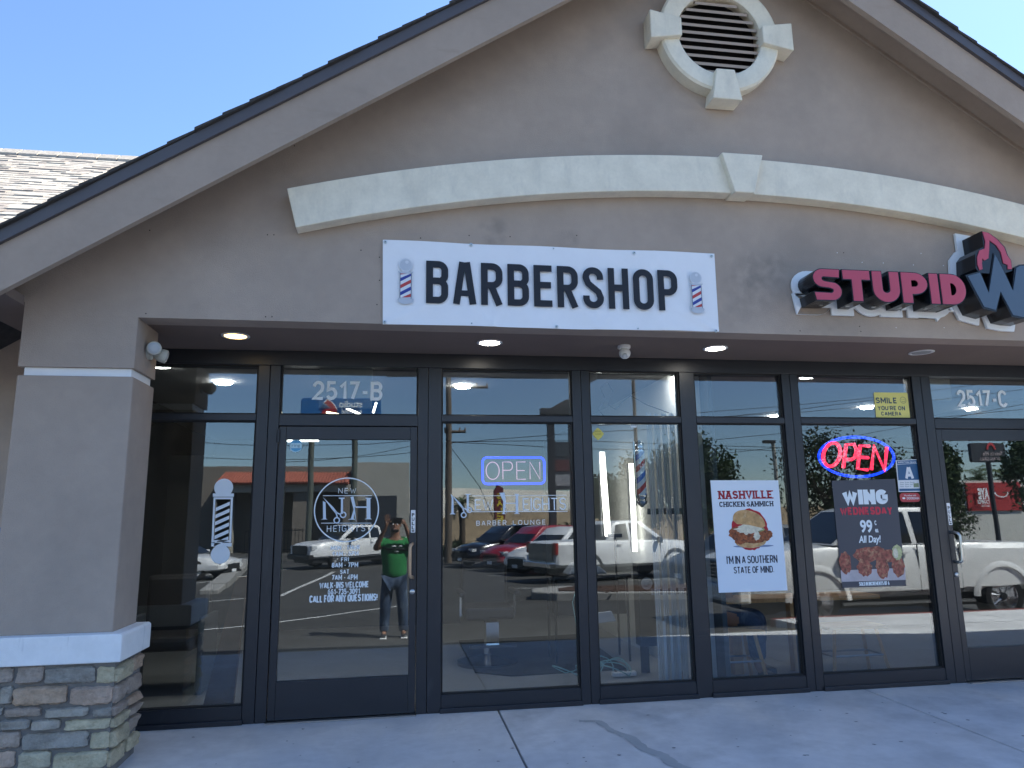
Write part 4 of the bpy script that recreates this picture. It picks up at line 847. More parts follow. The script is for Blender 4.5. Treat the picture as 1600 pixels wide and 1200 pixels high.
# A grade card and delivery sticker
CARD = mat('card_white', (.74, .76, .78), .5); CB = mat('card_blue', (.020, .10, .23), .5)
t = thing('grade_card', 'blue and white inspection grade card with a big letter A beside the oval OPEN sign', 'card', (*[4.4, YG], 1.7))
MB().flat([Z8(708, 530, YG), Z8(865, 522, YG), Z8(885, 748, YG), Z8(730, 750, YG)], YG).out('card', CARD, t, fix=False)
MB().flat([Z8(718, 560, YG), Z8(862, 552, YG), Z8(872, 665, YG), Z8(727, 668, YG)], YG-.0006).out('panel', CB, t, fix=False)
MB().flat([Z8(716, 533, YG), Z8(860, 527, YG), Z8(861, 550, YG), Z8(718, 557, YG)], YG-.0006).out('panel', CB, t, fix=False)
MB().flat([Z8(733, 727, YG), Z8(878, 725, YG), Z8(880, 742, YG), Z8(734, 744, YG)], YG-.0006).out('panel', CB, t, fix=False)
def ty(s, a, b, bold, m_, par, nm='text_line'): p, q = Z8(*a, YG), Z8(*b, YG); add_text(MB(), s, p[0], q[0], q[1], p[1], YG-.0013, bold).out(nm, m_, par, fix=False)
ST('A', (766, 568), (836, 666), .20, Y=YG-.0013, Zf=lambda u, v: Z8(u, v, YG)).out('letter', CARD, t, fix=False); ty('INSPECTION GRADE', (724, 538), (852, 549), .02, CARD, t)
for i, v in enumerate((680, 694, 708)): ty('Date  Score  Facility'[: 20-3*i], (740, v), (840-i*12, v+7), 0, INK, t)
MB().flat([Z8(832, 690, YG), Z8(868, 688, YG), Z8(870, 716, YG), Z8(834, 718, YG)], YG-.0006).out('seal', mat('seal_green', (.25, .30, .18)), t, fix=False)
a_, b_ = Z8(735, 757, YG), Z8(882, 818, YG)
t = thing('delivery_sticker', 'red pill shaped delivery sticker under the grade card', 'sticker', (a_[0], YG, b_[1]))
MB().flat(rrect((a_[0]+b_[0])/2, (a_[1]+b_[1])/2, b_[0]-a_[0], a_[1]-b_[1], .03), YG).out('pill', mat('sticker_red', (.45, .04, .05), .5), t, fix=False)
ty('We deliver with', (765, 768), (850, 779), .01, CARD, t); ty('DOORDASH', (785, 786), (872, 801), .02, CARD, t)
q = Z8(765, 793, YG); MB().disc(q[0], q[1], .012, YG-.0013, 14, 1.2, .7).out('mark', CARD, t, fix=False)

# ---- posters
def poster(label, quad, Y=.0370):
    t = thing('poster', label, 'poster', (P2(*quad[3], Y)[0], Y, P2(*quad[3], Y)[1])); return t
def Zp(u, v, Y=.0362): k = 150/947; return P2(1090+u*k, 740+v*k, Y)
def Zw(u, v, Y=.0362): k = 150/947; return P2(1290+u*k, 740+v*k, Y)
t = poster('tall pale blue white poster of a fried chicken sandwich with NASHVILLE heading', [(1110, 750), (1216, 750), (1230, 922), (1123, 926)])
POS = mat('poster_white', (.70, .77, .86), .55, .3)
MB().prism([Zp(126, 66), Zp(796, 66), Zp(888, 1152), Zp(210, 1176)], .0372, .0385).out('sheet', POS, t)
YP = .0366; MAR = mat('poster_maroon', (.33, .02, .035)); INKP = mat('poster_ink', (.015, .02, .045))
def tp(s, Zf, a, b, bold, m_, par, y=YP, sh=0):
    if s == s.upper() and s != '99': return ST(s, a, b, bold, Y=y, Zf=Zf, gap=(.2 if bold > .25 else .34), serif=(.95 if s[:3] in ('NAS', 'CHI') else 0)).out('text_line', m_, par, fix=False)
    p, q = Zf(*a), Zf(*b); return add_text(MB(), s, p[0], q[0], q[1], p[1], y, bold, 0, sh).out('text_line', m_, par, fix=False)
tp('NASHVILLE', Zp, (203, 170), (742, 246), .23, MAR, t); tp('CHICKEN SAMMICH', Zp, (213, 278), (748, 322), .21, INKP, t)
tp("I'M IN A SOUTHERN", Zp, (285, 815), (788, 878), .14, INKP, t); tp('STATE OF MIND.', Zp, (355, 920), (755, 975), .15, INKP, t)
def blob(cx, cz, rx, rz, y, seed, jag=.12, n=26, a0=0, a1=360):
    r_ = random.Random(seed); return [(cx+rx*(1+r_.uniform(-jag, jag))*math.cos(R(a0+(a1-a0)*i/n)), cz+rz*(1+r_.uniform(-jag, jag))*math.sin(R(a0+(a1-a0)*i/n))) for i in range(n+(a1-a0 < 360))]
FR = mat('print_fried_chicken', (.28, .075, .022), .6, var=.75, vscale=38, stain=((.07, .018, .008), 75, .5, .66, (1, 1, 1))); BUN = mat('print_bun', (.52, .30, .12), .6, var=.35, vscale=22, stain=((.62, .44, .24), 20, .5, .7, (1, 1, 1))); SAU = mat('print_sauce', (.66, .60, .46), .6, var=.25, vscale=40); PIC = mat('print_pickle', (.24, .26, .10), .6, var=.4, vscale=40)
def ps(c): return Zp(*c)
k0 = Zp(500, 545); kx = (Zp(600, 545)[0]-Zp(500, 545)[0])/100
def ell(u, v, ru, rv, y, m_, par, nm, seed=1, jag=.05, a0=0, a1=360, Zf=Zp, n=30):
    c_ = Zf(u, v); MB().flat(blob(c_[0], c_[1], ru*kx, rv*kx, y, seed, jag, n, a0, a1), y).out(nm, m_, par, fix=False)
ell(515, 550, 178, 188, YP, mat('print_red_disc', (.42, .02, .03)), t, 'red_disc', 2, .03, n=50)
ell(550, 715, 200, 12, YP-.0001, mat('print_shadow', (.20, .26, .40)), t, 'printed_shadow')  # shadow under the sandwich, drawn in ink colour as poster artwork
ell(520, 665, 155, 62, YP-.0003, BUN, t, 'bun_half', 3, .03, 180, 360); ell(525, 640, 160, 40, YP-.0004, FR, t, 'chicken', 31, .15)
for i, (u, v, ru, rv) in enumerate([(375, 590, 66, 58), (450, 625, 70, 52), (560, 640, 80, 48), (650, 605, 70, 58), (700, 600, 42, 36), (420, 660, 55, 34), (600, 595, 60, 40)]): ell(u, v, ru, rv, YP-.0005-.0001*i, FR, t, 'chicken', 10+i, .14, n=22)
ell(500, 545, 125, 42, YP-.0013, SAU, t, 'sauce', 5, .22); ell(585, 615, 32, 38, YP-.0014, SAU, t, 'sauce', 6, .2); ell(480, 575, 28, 26, YP-.0015, SAU, t, 'sauce', 7, .2); ell(600, 548, 62, 24, YP-.0012, PIC, t, 'pickle', 9, .05)
c_ = Zp(508, 490); pts = []
for i in range(31):
    a_ = R(180*i/30); pts.append((c_[0]+158*kx*math.cos(a_), c_[1]+(118 if 1 else 0)*kx*math.sin(a_)**.8-(c_[0]+158*kx*math.cos(a_)-c_[0])*.18))
pts += [(c_[0]-120*kx, c_[1]-5*kx), (c_[0], c_[1]-16*kx), (c_[0]+120*kx, c_[1]-45*kx)]
MB().flat(pts, YP-.0017).out('bun_half', BUN, t, fix=False)
t = poster('dark grey poster of chicken wings with WING WEDNESDAY heading', [(1302, 752), (1398, 748), (1416, 915), (1317, 918)])
DKP = mat('poster_dark', (.050, .055, .075), .5)
Q = [Zw(62, 70), Zw(686, 52), Zw(797, 1108), Zw(165, 1128)]
MB().prism(Q, .0372, .0385).out('sheet', DKP, t)
MB().flat([Zw(148, 955), Zw(783, 930), Zw(792, 1048), Zw(157, 1068)], YP).out('table_print', mat('print_table', (.48, .43, .45), .6, var=.15, vscale=12), t, fix=False)
tp('WING', Zw, (160, 160), (618, 300), .36, VIN, t); tp('WEDNESDAY', Zw, (140, 332), (662, 402), .25, mat('poster_red', (.60, .05, .08)), t)
tp('99', Zw, (335, 458), (468, 582), .03, VIN, t); tp('c', Zw, (480, 462), (503, 508), .02, VIN, t); tp('ea', Zw, (487, 545), (523, 580), .03, VIN, t)
tp('All Day!', Zw, (323, 612), (550, 700), .03, VIN, t, sh=.12); tp('SOLD IN INCREMENTS OF 6', Zw, (330, 1070), (630, 1098), .2, VIN, t, y=YP-.0002)
WM = mat('print_wing', (.26, .065, .045), .5, var=.8, vscale=34, stain=((.48, .25, .14), 42, .52, .68, (1, 1, 1)))
for i, (u, v, ru, rv) in enumerate([(500, 770, 90, 48), (400, 800, 130, 70), (620, 810, 90, 60), (195, 880, 62, 98), (385, 930, 78, 78), (560, 915, 68, 112), (715, 915, 66, 100), (180, 850, 34, 50)]): ell(u, v, ru, rv, YP-.0004-.0002*i, WM, t, 'wing_print', 40+i, .12, Zf=Zw, n=24)
ell(705, 775, 52, 70, YP-.0022, mat('print_celery', (.50, .50, .25), .6, var=.4, vscale=50), t, 'celery_print', 70, .12, Zf=Zw); ell(690, 785, 26, 46, YP-.0024, SAU, t, 'sauce', 71, .06, Zf=Zw)
# ---- LED open signs just inside the glass
def glow(name, c, s_): return mat(name, tuple(v*.5 for v in c), .4, emit=c, estr=s_)
YN = .075
t = thing('open_sign', 'rectangular blue bordered LED OPEN sign with faint pink letters', 'open sign', (*[.92, YN], 1.67))
cA, cB = P2(754, 715, YN), P2(851, 755.5, YN); cx, cz = (cA[0]+cB[0])/2, (cA[1]+cB[1])/2; w_, h_ = cB[0]-cA[0], cA[1]-cB[1]
MB().tube([(a_, YN, b_) for a_, b_ in rrect(cx, cz, w_, h_, .035)], .0075, 8, closed=True).out('border_tube', mat('neon_blue', (0, .01, .1), .4, emit=(0, .015, 1.0), estr=2.2), t, smooth=True)
PK = glow('neon_pink_dim', (.62, .36, .48), .42); lw = w_*.17; lh = h_*.66; zz0 = cz-lh/2
def nt(pts, closed=False, m_=PK, r=.004, par=None, y=YN): MB().tube([(a_, y, b_) for a_, b_ in pts], r, 6, closed=closed).out('letter_tube', m_, par or t, smooth=True)
xo = cA[0]+w_*.055
nt(arcp(xo+lw*.62, cz, lw*.62, lh/2, 0, 345, 24), True)
xo = cA[0]+w_*.325; nt([(xo, zz0), (xo, zz0+lh), (xo+lw*.6, zz0+lh)]+arcp(xo+lw*.62, zz0+lh*.76, lw*.3, lh*.24, 90, -90, 8)+[(xo, zz0+lh*.52)])
xo = cA[0]+w_*.55; nt([(xo+lw*.85, zz0+lh), (xo, zz0+lh), (xo, zz0), (xo+lw*.85, zz0)]); nt([(xo, cz), (xo+lw*.75, cz)])
xo = cA[0]+w_*.765; nt([(xo, zz0), (xo, zz0+lh), (xo+lw*.95, zz0), (xo+lw*.95, zz0+lh)])
BX(cA[0]+.01, cB[0]-.01, YN+.012, YN+.016, cB[1]+.01, cA[1]-.01).out('clear_panel', glass_mat('acrylic', .04, (.80, .80, .84)), t)
t = thing('open_sign', 'oval blue ring LED OPEN sign with slanted red letters', 'open sign', (*[3.95, YN], 1.9))
c = P2(1340, 713.5, YN); ex = (P2(1400, 714, YN)[0]-P2(1281, 714, YN)[0])/2
BR = R(4)
ringp = [(c[0]+ex*math.cos(a_)*.985+0*1, YN+.012, c[1]+.187*math.sin(a_)*.93) for a_ in [2*PI*i/56 for i in range(56)]]
MB().tube(ringp, .011, 8, closed=True).out('ring_tube', mat('neon_blue2', (0, .02, .1), .4, emit=(0, .035, 1.0), estr=1.2), t, smooth=True)
RD = mat('neon_red', (.1, 0, .01), .4, emit=(1.0, .03, .08), estr=1.0)
def Z8n(u, v): return P2(1240+u*.225, 600+v*.225, YN)
nt([Z8n(265+58*math.cos(R(a_))+12*math.sin(R(a_)), 490-82*math.sin(R(a_))) for a_ in range(0, 360, 15)], True, RD, .0155)
nt([Z8n(345, 582), Z8n(365, 420), Z8n(420, 418), Z8n(438, 460), Z8n(425, 510), Z8n(400, 525), Z8n(355, 522)], False, RD, .0155)
nt([Z8n(528, 432), Z8n(462, 428), Z8n(445, 588), Z8n(515, 596)], False, RD, .0155); nt([Z8n(455, 508), Z8n(520, 512)], False, RD, .0155)
nt([Z8n(540, 596), Z8n(558, 430), Z8n(632, 600), Z8n(648, 438)], False, RD, .0155)
# small blue plate at the left edge of the picture
q = P2(2, 852, -.09)
t = thing('wall_plate', 'small blue accessible parking plate on the side wall at the left edge', 'sign', (q[0], -.09, q[1]))
BX(q[0]-.20, q[0]+.012, -.090, -.083, q[1]-.13, q[1]+.12).out('plate', BLUEV, t)
add_text(MB(), 'A', q[0]-.05, q[0]+.008, q[1]-.02, q[1]+.03, -.0906, .02).out('letter', WHITE, t, fix=False)
# ================================================================ SHOP INTERIORS
sh = thing('shop_interior', None, None); sh['kind'] = 'structure'
BX(-13.7, 21.7, .12, 9.9, -.05, .0).out('floor', INFLOOR, sh)
BX(-13.7, 21.7, .16, 9.9, 2.76, 2.80).out('ceiling', CEILM, sh)
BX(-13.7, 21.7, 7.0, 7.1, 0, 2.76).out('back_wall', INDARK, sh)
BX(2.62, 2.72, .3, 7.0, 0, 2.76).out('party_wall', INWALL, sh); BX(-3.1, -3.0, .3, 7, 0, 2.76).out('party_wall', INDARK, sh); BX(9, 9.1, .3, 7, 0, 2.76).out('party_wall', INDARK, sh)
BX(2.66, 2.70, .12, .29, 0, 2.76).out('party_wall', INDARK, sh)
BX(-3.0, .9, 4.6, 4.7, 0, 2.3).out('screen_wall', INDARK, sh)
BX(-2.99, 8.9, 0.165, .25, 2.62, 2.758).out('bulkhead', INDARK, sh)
def led(label, a, b, r=.012, st=4, col=(1, .97, .9), w=None):
    t = thing('led_tube', label, 'led light', tuple(a), group='led tubes inside the barbershop')
    MB().tube([a, b], r, 6).out('tube', mat('led_%d' % int(st*10), (.8, .8, .8), .4, emit=col, estr=st), t); return t
led('slanted white LED tube under the second digit group of the suite number 2517-B', aty(535, 635, 1.6), aty(562, 647, 1.6), .011)
led('short yellowish LED tube at the lower left under suite number 2517-B', aty(510, 644, 1.6), aty(543, 650.5, 1.6), .011, 3.5, (1, .85, .55))
led('steep short LED tube under the letter B of the suite number', aty(588, 629, 1.6), aty(583, 645, 1.6), .011)
led('long horizontal LED tube at the top of the barbershop door glass', aty(449, 688.5, 1.5), aty(498, 688, 1.5), .013)
for i, (a, b, Y) in enumerate([((941, 706), (951, 838), 2.4), ((986.5, 724), (992, 862), 1.9)]):
    p, q = aty(*a, Y), aty(*b, Y); w = .030
    t = thing('mirror_light', ['tall cream light bar left of the hanging barber pole', 'tall cream light bar right beside the hanging barber pole'][i], 'light bar', tuple(q), group='upright light bars by the barber mirrors')
    MB().add([(p.x-w, Y, p.z), (p.x+w, Y, p.z), (q.x+w, Y, q.z), (q.x-w, Y, q.z), (p.x-w, Y+.05, p.z), (p.x+w, Y+.05, p.z), (q.x+w, Y+.05, q.z), (q.x-w, Y+.05, q.z)], [(0, 1, 2, 3), (4, 7, 6, 5), (0, 4, 5, 1), (1, 5, 6, 2), (2, 6, 7, 3), (3, 7, 4, 0)]).out('bar', mat('light_bar', (.8, .8, .75), .5, emit=(1, .96, .84), estr=1.7), t)
    MB().box(p.x-w-.012, p.x-w-.002, Y-.004, Y+.05, q.z, p.z).out('housing', WHITEP, t)
DLL = ['small round downlight low in the dark window behind the pier', 'bright slot of a downlight just beside the pier head', 'round downlight in the upper pane between pier and barbershop door', 'large white downlight at the top of the OPEN window', 'second white downlight under the first in the upper OPEN window', 'white downlight at the top right of the upper pole window', 'white downlight at the top left of the upper oval sign window', 'white downlight left of the yellow camera notice', 'white downlight at the bar over the sandwich poster', 'white downlight left of the suite number 2517-C']
for i, p in enumerate([(264, 703), (252, 571), (349, 598), (762, 578), (723, 604), (1038, 582), (1262, 588), (1354, 637), (1211, 651), (1519, 639)]):
    z = 2.757; y = 1.2
    q = aty(*p, 3.0)
    if q.z > 2.7: q = atz(*p, 2.745)
    else: q = Vector((q.x, 3.0+(2.745-q.z)*0, q.z)); q = CP+(q-CP)*((2.745-CP.z)/(q.z-CP.z))
    if q.y > 6.8 or q.y < .3: continue
    t = thing('downlight', DLL[i], 'ceiling light', tuple(q), group='downlights inside the shops')
    MB().lathe([(.08, -.0), (.075, -.012)], q, n=20).out('lens', mat('downlight', (.7, .7, .7), emit=(1, .97, .9), estr=32), t)
# hanging barber pole
pp = P2(1001, 735, .13); t = thing('barber_pole', 'red white and blue striped barber pole with chrome caps hanging inside the window', 'barber pole', (pp[0], .13, pp[1]-.27))
zt_, zb_ = P2(1000, 690, .13)[1], P2(1003, 790, .13)[1]
cyl = MB().lathe([(.040, -.18), (.040, .18)], (0, 0, 0), n=24).out('striped_cylinder', stripe_mat('pole_stripes', [(0, (.75, .77, .80)), (.25, (.50, .03, .05)), (.5, (.75, .77, .80)), (.75, (.04, .16, .55))], .19, 1.0, .25), t, smooth=True, world=False)
cyl.location = (0, 0, (zt_+zb_)/2-(pp[1]-.27))
for s_, zc in ((1, .18), (-1, -.18)):
    zc += (zt_+zb_)/2
    MB().lathe([(.043, 0), (.043, .02*s_), (.036, .03*s_), (.036, .045*s_), (.044, .05*s_), (.040, .07*s_), (.025, .085*s_), (.008, .10*s_)], (pp[0], .13, zc), n=24).out('cap', CHROME, t, smooth=True)
BX(pp[0]-.055, pp[0]-.048, .12, .14, zb_, zt_).out('bracket', CHROME, t)
cdp = [aty(*p, .3) for p in [(948, 655), (935, 640), (945, 622), (938, 606), (950, 598), (958, 612), (950, 632), (962, 640), (975, 626), (985, 618), (1010, 632), (1045, 645)]]
tag(MB().tube(cdp, .004, 5).out('hanging_cord', mat('cord_dark', (.05, .055, .06), .5), smooth=True), 'thin dark cord looped in the top left of the upper pole window', 'cord')
# folding scissor gate stacked against the end of the window
t = thing('folding_gate', 'stacked white metal folding security gate at the right end of the pole window', 'gate', (2.45, .35, 0))
GM = mat('gate_white_metal', (.62, .66, .70), .35, .5, metal=.3)
rg = random.Random(5)
for i in range(17):
    x = 2.16+i*.0235; y = .30+.018*(i % 3)
    BX(x, x+.008, y, y+.018, .05, 2.30-.01*(i % 2)).out('bar', GM, t)
for z in (.75, 1.42): BX(2.15, 2.56, .36, .372, z, z+.05).out('rail', mat('gate_rail', (.10, .12, .15), .4), t)
for i in range(3): BX(2.20+.06*i, 2.222+.06*i, .27, .285, .06, .55+.04*i).out('brace', GM, t)
# barber chair
t = thing('barber_chair', 'dark barber chair with chrome footrest on a round base behind the OPEN window', 'chair', (.92, 1.75, 0))
VY = mat('dark_vinyl', (.035, .035, .038), .45)
MB().lathe([(.30, 0), (.30, .03), (.12, .06), (.05, .09)], (.92, 1.75, 0), n=32).out('base', mat('dark_chrome', (.25, .26, .28), .2, metal=1), t, smooth=True)
MB().lathe([(.035, .08), (.035, .42)], (.92, 1.75, 0), n=16).out('pedestal', CHROME, t, smooth=True)
BX(.68, 1.16, 1.5, 2.0, .44, .56).out('seat', VY, t, bevel=.03); BX(.68, 1.16, 1.96, 2.06, .50, 1.0).out('backrest', VY, t, bevel=.035)
for x in (.62, 1.16): BX(x, x+.06, 1.5, 1.95, .66, .71).out('armrest', VY, t, bevel=.015); BX(x+.02, x+.04, 1.7, 1.74, .46, .67).out('arm_post', CHROME, t)
BX(.70, 1.14, 1.30, 1.36, .22, .245).out('footrest', CHROME, t); BX(.86, .98, 1.35, 1.52, .23, .44).out('footrest_arm', CHROME, t)
t = tag(MB().prism([(.75, 1.32), (1.05, 1.10), (2.15, 1.15), (2.25, 3.2), (.75, 3.1)], .001, .014, 'z').out('floor_mat', mat('rubber_mat', (.018, .02, .022), .6)), 'dark rubber floor mat under the barber chair', 'mat')
# extension cord coil, power strip
cd = MB(); rc = random.Random(9); c0 = Vector((1.93, 1.05, .0))
pts = []
for i in range(90):
    a_ = i*.31; r_ = .19+.06*math.sin(i*.21); pts.append((1.80+.18*math.sin(i*.07)+r_*math.cos(a_), .95+.1*math.cos(i*.05)+r_*.7*math.sin(a_), .015+.11*abs(math.sin(i*.33))))
pts += [(1.74, 1.3, .25), (1.70, 1.35, .6), (1.80, 1.4, .85)]
tag(cd.tube(pts, .0055, 6).out('extension_cord', mat('cord_teal', (.22, .42, .42), .5), smooth=True), 'tangled pale teal extension cord coiled on the floor beside the pole window', 'cord')
t = thing('power_strip', 'white power strip lying in the loops of the extension cord', 'power strip', (2.03, .85, .02))
b = BX(1.92, 2.14, .82, .88, .012, .05).out('body', WHITEG, t, bevel=.008)
for i in range(4): BX(1.945+i*.045, 1.965+i*.045, .84, .86, .0505, .053).out('socket', BLACK, t)
# camera stand and work cart
t = thing('work_cart', 'black barber tool cart with a folded cape on top behind the pole window', 'cart', (1.95, 1.6, 0))
BX(1.55, 2.35, 1.5, 1.9, .80, .84).out('top', BLACK, t); BX(1.6, 2.3, 1.55, 1.85, .45, .79).out('drawer_box', mat('cart_dark', (.02, .02, .022), .5), t)
for x in (1.57, 2.31):
    for y in (1.53, 1.87): MB().tube([(x, y, 0), (x, y, .8)], .012, 6).out('leg', BLACK, t)
MB().tube([(2.18, 1.45, .3), (2.18, 1.45, 1.22)], .010, 6).out('stand', BLACK, t); BX(2.11, 2.25, 1.43, 1.47, 1.20, 1.235).out('clamp', BLACK, t)
tag(MB().prism([(1.70, .842), (2.12, .842), (2.02, .93), (1.80, .95)], 1.52, 1.80).out('folded_cape', mat('cape_blue', (.34, .37, .42), .8), bevel=.02), 'folded pale blue cape lying on the black tool cart', 'cape')
t = thing('speaker', 'black upright speaker with a round driver beside the folding gate', 'speaker', (2.30, .9, .2))
BX(2.20, 2.36, .85, 1.0, .25, .98).out('cabinet', BLACK, t, bevel=.01); MB().lathe([(.055, 0), (.05, -.01), (.02, .006)], (2.28, .848, .80), (0, -1, 0), 20).out('driver', mat('speaker_ring', (.35, .36, .38), .3), t); BX(2.24, 2.32, .99, 1.0, .0, .26).out('stand', BLACK, t)
tag(MB().prism([(1.66, .44), (2.0, .47), (1.96, .56), (1.70, .54)], .92, .96).out('cloth', mat('grey_cloth', (.40, .42, .46), .9), bevel=.006), 'pale crumpled cloth draped low in the pole window', 'cloth')
# plank leaning inside the first window
t = tag(MB().prism([(-1.44, .02), (-1.22, .02), (-1.16, .98), (-1.24, .98)], .5, .56).out('leaning_board', mat('board_brown', (.16, .10, .07), .7, var=.2)), 'brown board leaning inside the window next to the pier', 'board')
t = thing('waiting_chair', 'dark padded waiting chair in the gloom behind the pier window', 'chair', (-1.9, 1.2, 0))
BX(-2.2, -1.65, 1.0, 1.5, .35, .47).out('seat', VY, t, bevel=.04); BX(-2.2, -1.65, 1.45, 1.56, .42, .95).out('backrest', VY, t, bevel=.04)
for x in (-2.24, -1.63): BX(x, x+.05, 1.0, 1.5, .0, .62).out('side', mat('chair_frame_dark', (.08, .09, .1), .4), t, bevel=.01)
# air vent / header panels seen in upper glass
BX(-.62, -.20, .20, .24, 2.30, 2.76).out('exit_panel', mat('panel_beige', (.34, .33, .28), .7), sh)
BX(4.72, 5.1, .20, .24, 2.42, 2.76).out('exit_panel', mat('panel_beige', (.34, .33, .28), .7), sh)
# ---- wing shop: counter, stools, a seated guest
WD = mat('light_wood', (.62, .36, .16), .5, .4, var=.25, vscale=6, stain=((.36, .18, .07), 9, .5, .8, (8, 8, .6)))
WT = mat('stool_seat_wood', (.58, .42, .26), .5, .4, var=.1); STEELB = mat('stool_rung_steel', (.40, .40, .40), .3, metal=.9)
t = thing('window_counter', 'light wood window counter on square posts behind the sandwich poster', 'counter', (3.5, .7, 0))
BX(2.75, 4.4, .55, .92, .63, .665).out('top', WD, t); 
for x in (3.60, 3.02): BX(x, x+.085, .72, .80, 0, .628).out('post', WD, t)
def stool(x, y, label):
    t = thing('stool', label, 'stool', (x, y, 0), group='wooden stools in the wing shop')
    BX(x-.28, x+.28, y-.15, y+.15, .40, .43).out('seat', WT, t, bevel=.008)
    for sx in (-1, 1):
        for sy in (-1, 1):
            a_ = (x+sx*.20, y+sy*.10, .40); b_ = (x+sx*.27, y+sy*.15, 0)
            MB().tube([a_, b_], .017, 4).out('leg', WD, t)
        MB().tube([(x+sx*.24, y-.125, .18), (x+sx*.24, y+.125, .18)], .009, 6).out('rung', STEELB, t)
    for sy in (-1, 1): MB().tube([(x-.24, y+sy*.128, .18), (x+.24, y+sy*.128, .18)], .009, 6).out('rung', STEELB, t)
stool(4.02, .50, 'pale wooden stool under the chicken wing poster'); stool(2.86, .48, 'wooden stool at the left edge of the sandwich poster window')
# ================================================================ PEOPLE
def skin(name, joints, edges, m_, parent, sub=2, root=0):
    """one continuous skin over a skeleton of joints (x,y,z,r[,r2])"""
    me = bpy.data.meshes.new(name); me.from_pydata([j[:3] for j in joints], edges, [])
    o = bpy.data.objects.new(name, me); COL.objects.link(o)
    o.modifiers.new('s', 'SKIN'); sv = me.skin_vertices[0].data
    for i, j in enumerate(joints): sv[i].radius = (j[3], j[4] if len(j) > 4 else j[3]); sv[i].use_root = (i == root)
    s = o.modifiers.new('u', 'SUBSURF'); s.levels = sub; s.render_levels = sub
    dg = bpy.context.evaluated_depsgraph_get(); nm = bpy.data.meshes.new_from_object(o.evaluated_get(dg))
    bpy.data.objects.remove(o); nm.name = name; nm.materials.clear(); nm.materials.append(m_)
    off = wloc(parent)
    for v in nm.vertices: v.co -= off
    for p in nm.polygons: p.use_smooth = True
    o = bpy.data.objects.new(name, nm); COL.objects.link(o); o.parent = parent; return o
SKINM = mat('skin', (.36, .19, .125), .5, .4); HAIR = mat('dark_hair', (.015, .011, .009), .6); DENIM = mat('denim', (.055, .085, .15), .85, .2, var=.45, vscale=9, bump=.4, bscale=200, stain=((.20, .26, .34), 5, .52, .70, (1.6, 1.6, .8)))
GREEN = mat('green_tshirt', (.035, .24, .075), .85, .2, var=.15, vscale=7)
PX, PYb = 0.0, -6.02; GZ = gz(-6.0)
me_ = thing('person', 'person in a green t-shirt and jeans photographing with a phone, reflected in the barbershop door', 'person', (PX, PYb, GZ))
J = []; E_ = []
def jn(x, y, z, r, r2=None, to=None):
    J.append((PX+x, PYb+y, GZ+z, r, r2 or r)); i = len(J)-1
    if to is not None: E_.append((to, i))
    return i
pel = jn(0, 0, .96, .165, .12); wst = jn(0, .0, 1.10, .165, .125, pel); cst = jn(0, 0, 1.30, .175, .12, wst); upc = jn(0, -.01, 1.43, .13, .085, cst); nk = jn(0, 0, 1.525, .062, .06, upc); hb = jn(0, .02, 1.60, .078, .085, nk); hm_ = jn(0, .015, 1.70, .086, .098, hb); ht_ = jn(0, .005, 1.775, .062, .07, hm_)
# his left arm is at -x: raised, elbow out, open hand beside the phone; right hand holds the phone
for sx, el, wr, hd in ((-1, (-.30, .10, 1.335), (-.135, .265, 1.68), (-.115, .285, 1.745)), (1, (.29, .12, 1.34), (.15, .26, 1.70), (.125, .275, 1.755))):
    shd = jn(sx*.195, -.01, 1.42, .074, None, upc); e_ = jn(*el, .054, None, shd); f_ = jn((el[0]+wr[0])/2, (el[1]+wr[1])/2, (el[2]+wr[2])/2, .040, None, e_); w_ = jn(*wr, .026, None, f_); h_ = jn(*hd, .038, .018, w_)
for sx in (-1, 1):
    hp = jn(sx*.10, 0, .88, .095, .10, pel); kn = jn(sx*.13, .02, .50, .062, .066, hp); an = jn(sx*.145, -.02, .09, .045, None, kn); ft = jn(sx*.155, .10, .04, .042, .03, an)
body = skin('body', J, E_, SKINM, me_)
# fingers: open hand on the left, curled hand round the phone on the right
hx, hy, hz_ = PX-.115, PYb+.285, GZ+1.745
for i, (dx, dz, L) in enumerate([(-.034, .035, .062), (-.014, .045, .074), (.006, .045, .070), (.024, .038, .056)]):
    b0 = (hx+dx*.9, hy, hz_+.0); b1 = (hx+dx, hy+.004, hz_+dz); b2 = (hx+dx*1.25, hy+.010, hz_+dz+L*.55); b3 = (hx+dx*1.4, hy+.020, hz_+dz+L)
    skin('finger', [(*b0, .009), (*b1, .0085), (*b2, .0078), (*b3, .0065)], [(0, 1), (1, 2), (2, 3)], SKINM, me_, 1)
skin('thumb', [(hx+.018, hy, hz_-.03, .012), (hx+.042, hy+.012, hz_-.005, .010), (hx+.060, hy+.016, hz_+.018, .008)], [(0, 1), (1, 2)], SKINM, me_, 1)
hx, hy = PX+.128, PYb+.275
for i in range(4):
    z = hz_+.03-.019*i
    skin('finger', [(hx+.012, hy-.005, z, .009), (hx+.006, hy+.028, z+.002, .0085), (hx-.018, hy+.038, z+.002, .0078), (hx-.038, hy+.036, z, .0065)], [(0, 1), (1, 2), (2, 3)], SKINM, me_, 1)
skin('thumb', [(hx+.005, hy-.01, hz_-.03, .012), (hx-.022, hy-.006, hz_-.028, .010), (hx-.045, hy-.002, hz_-.018, .008)], [(0, 1), (1, 2)], SKINM, me_, 1)
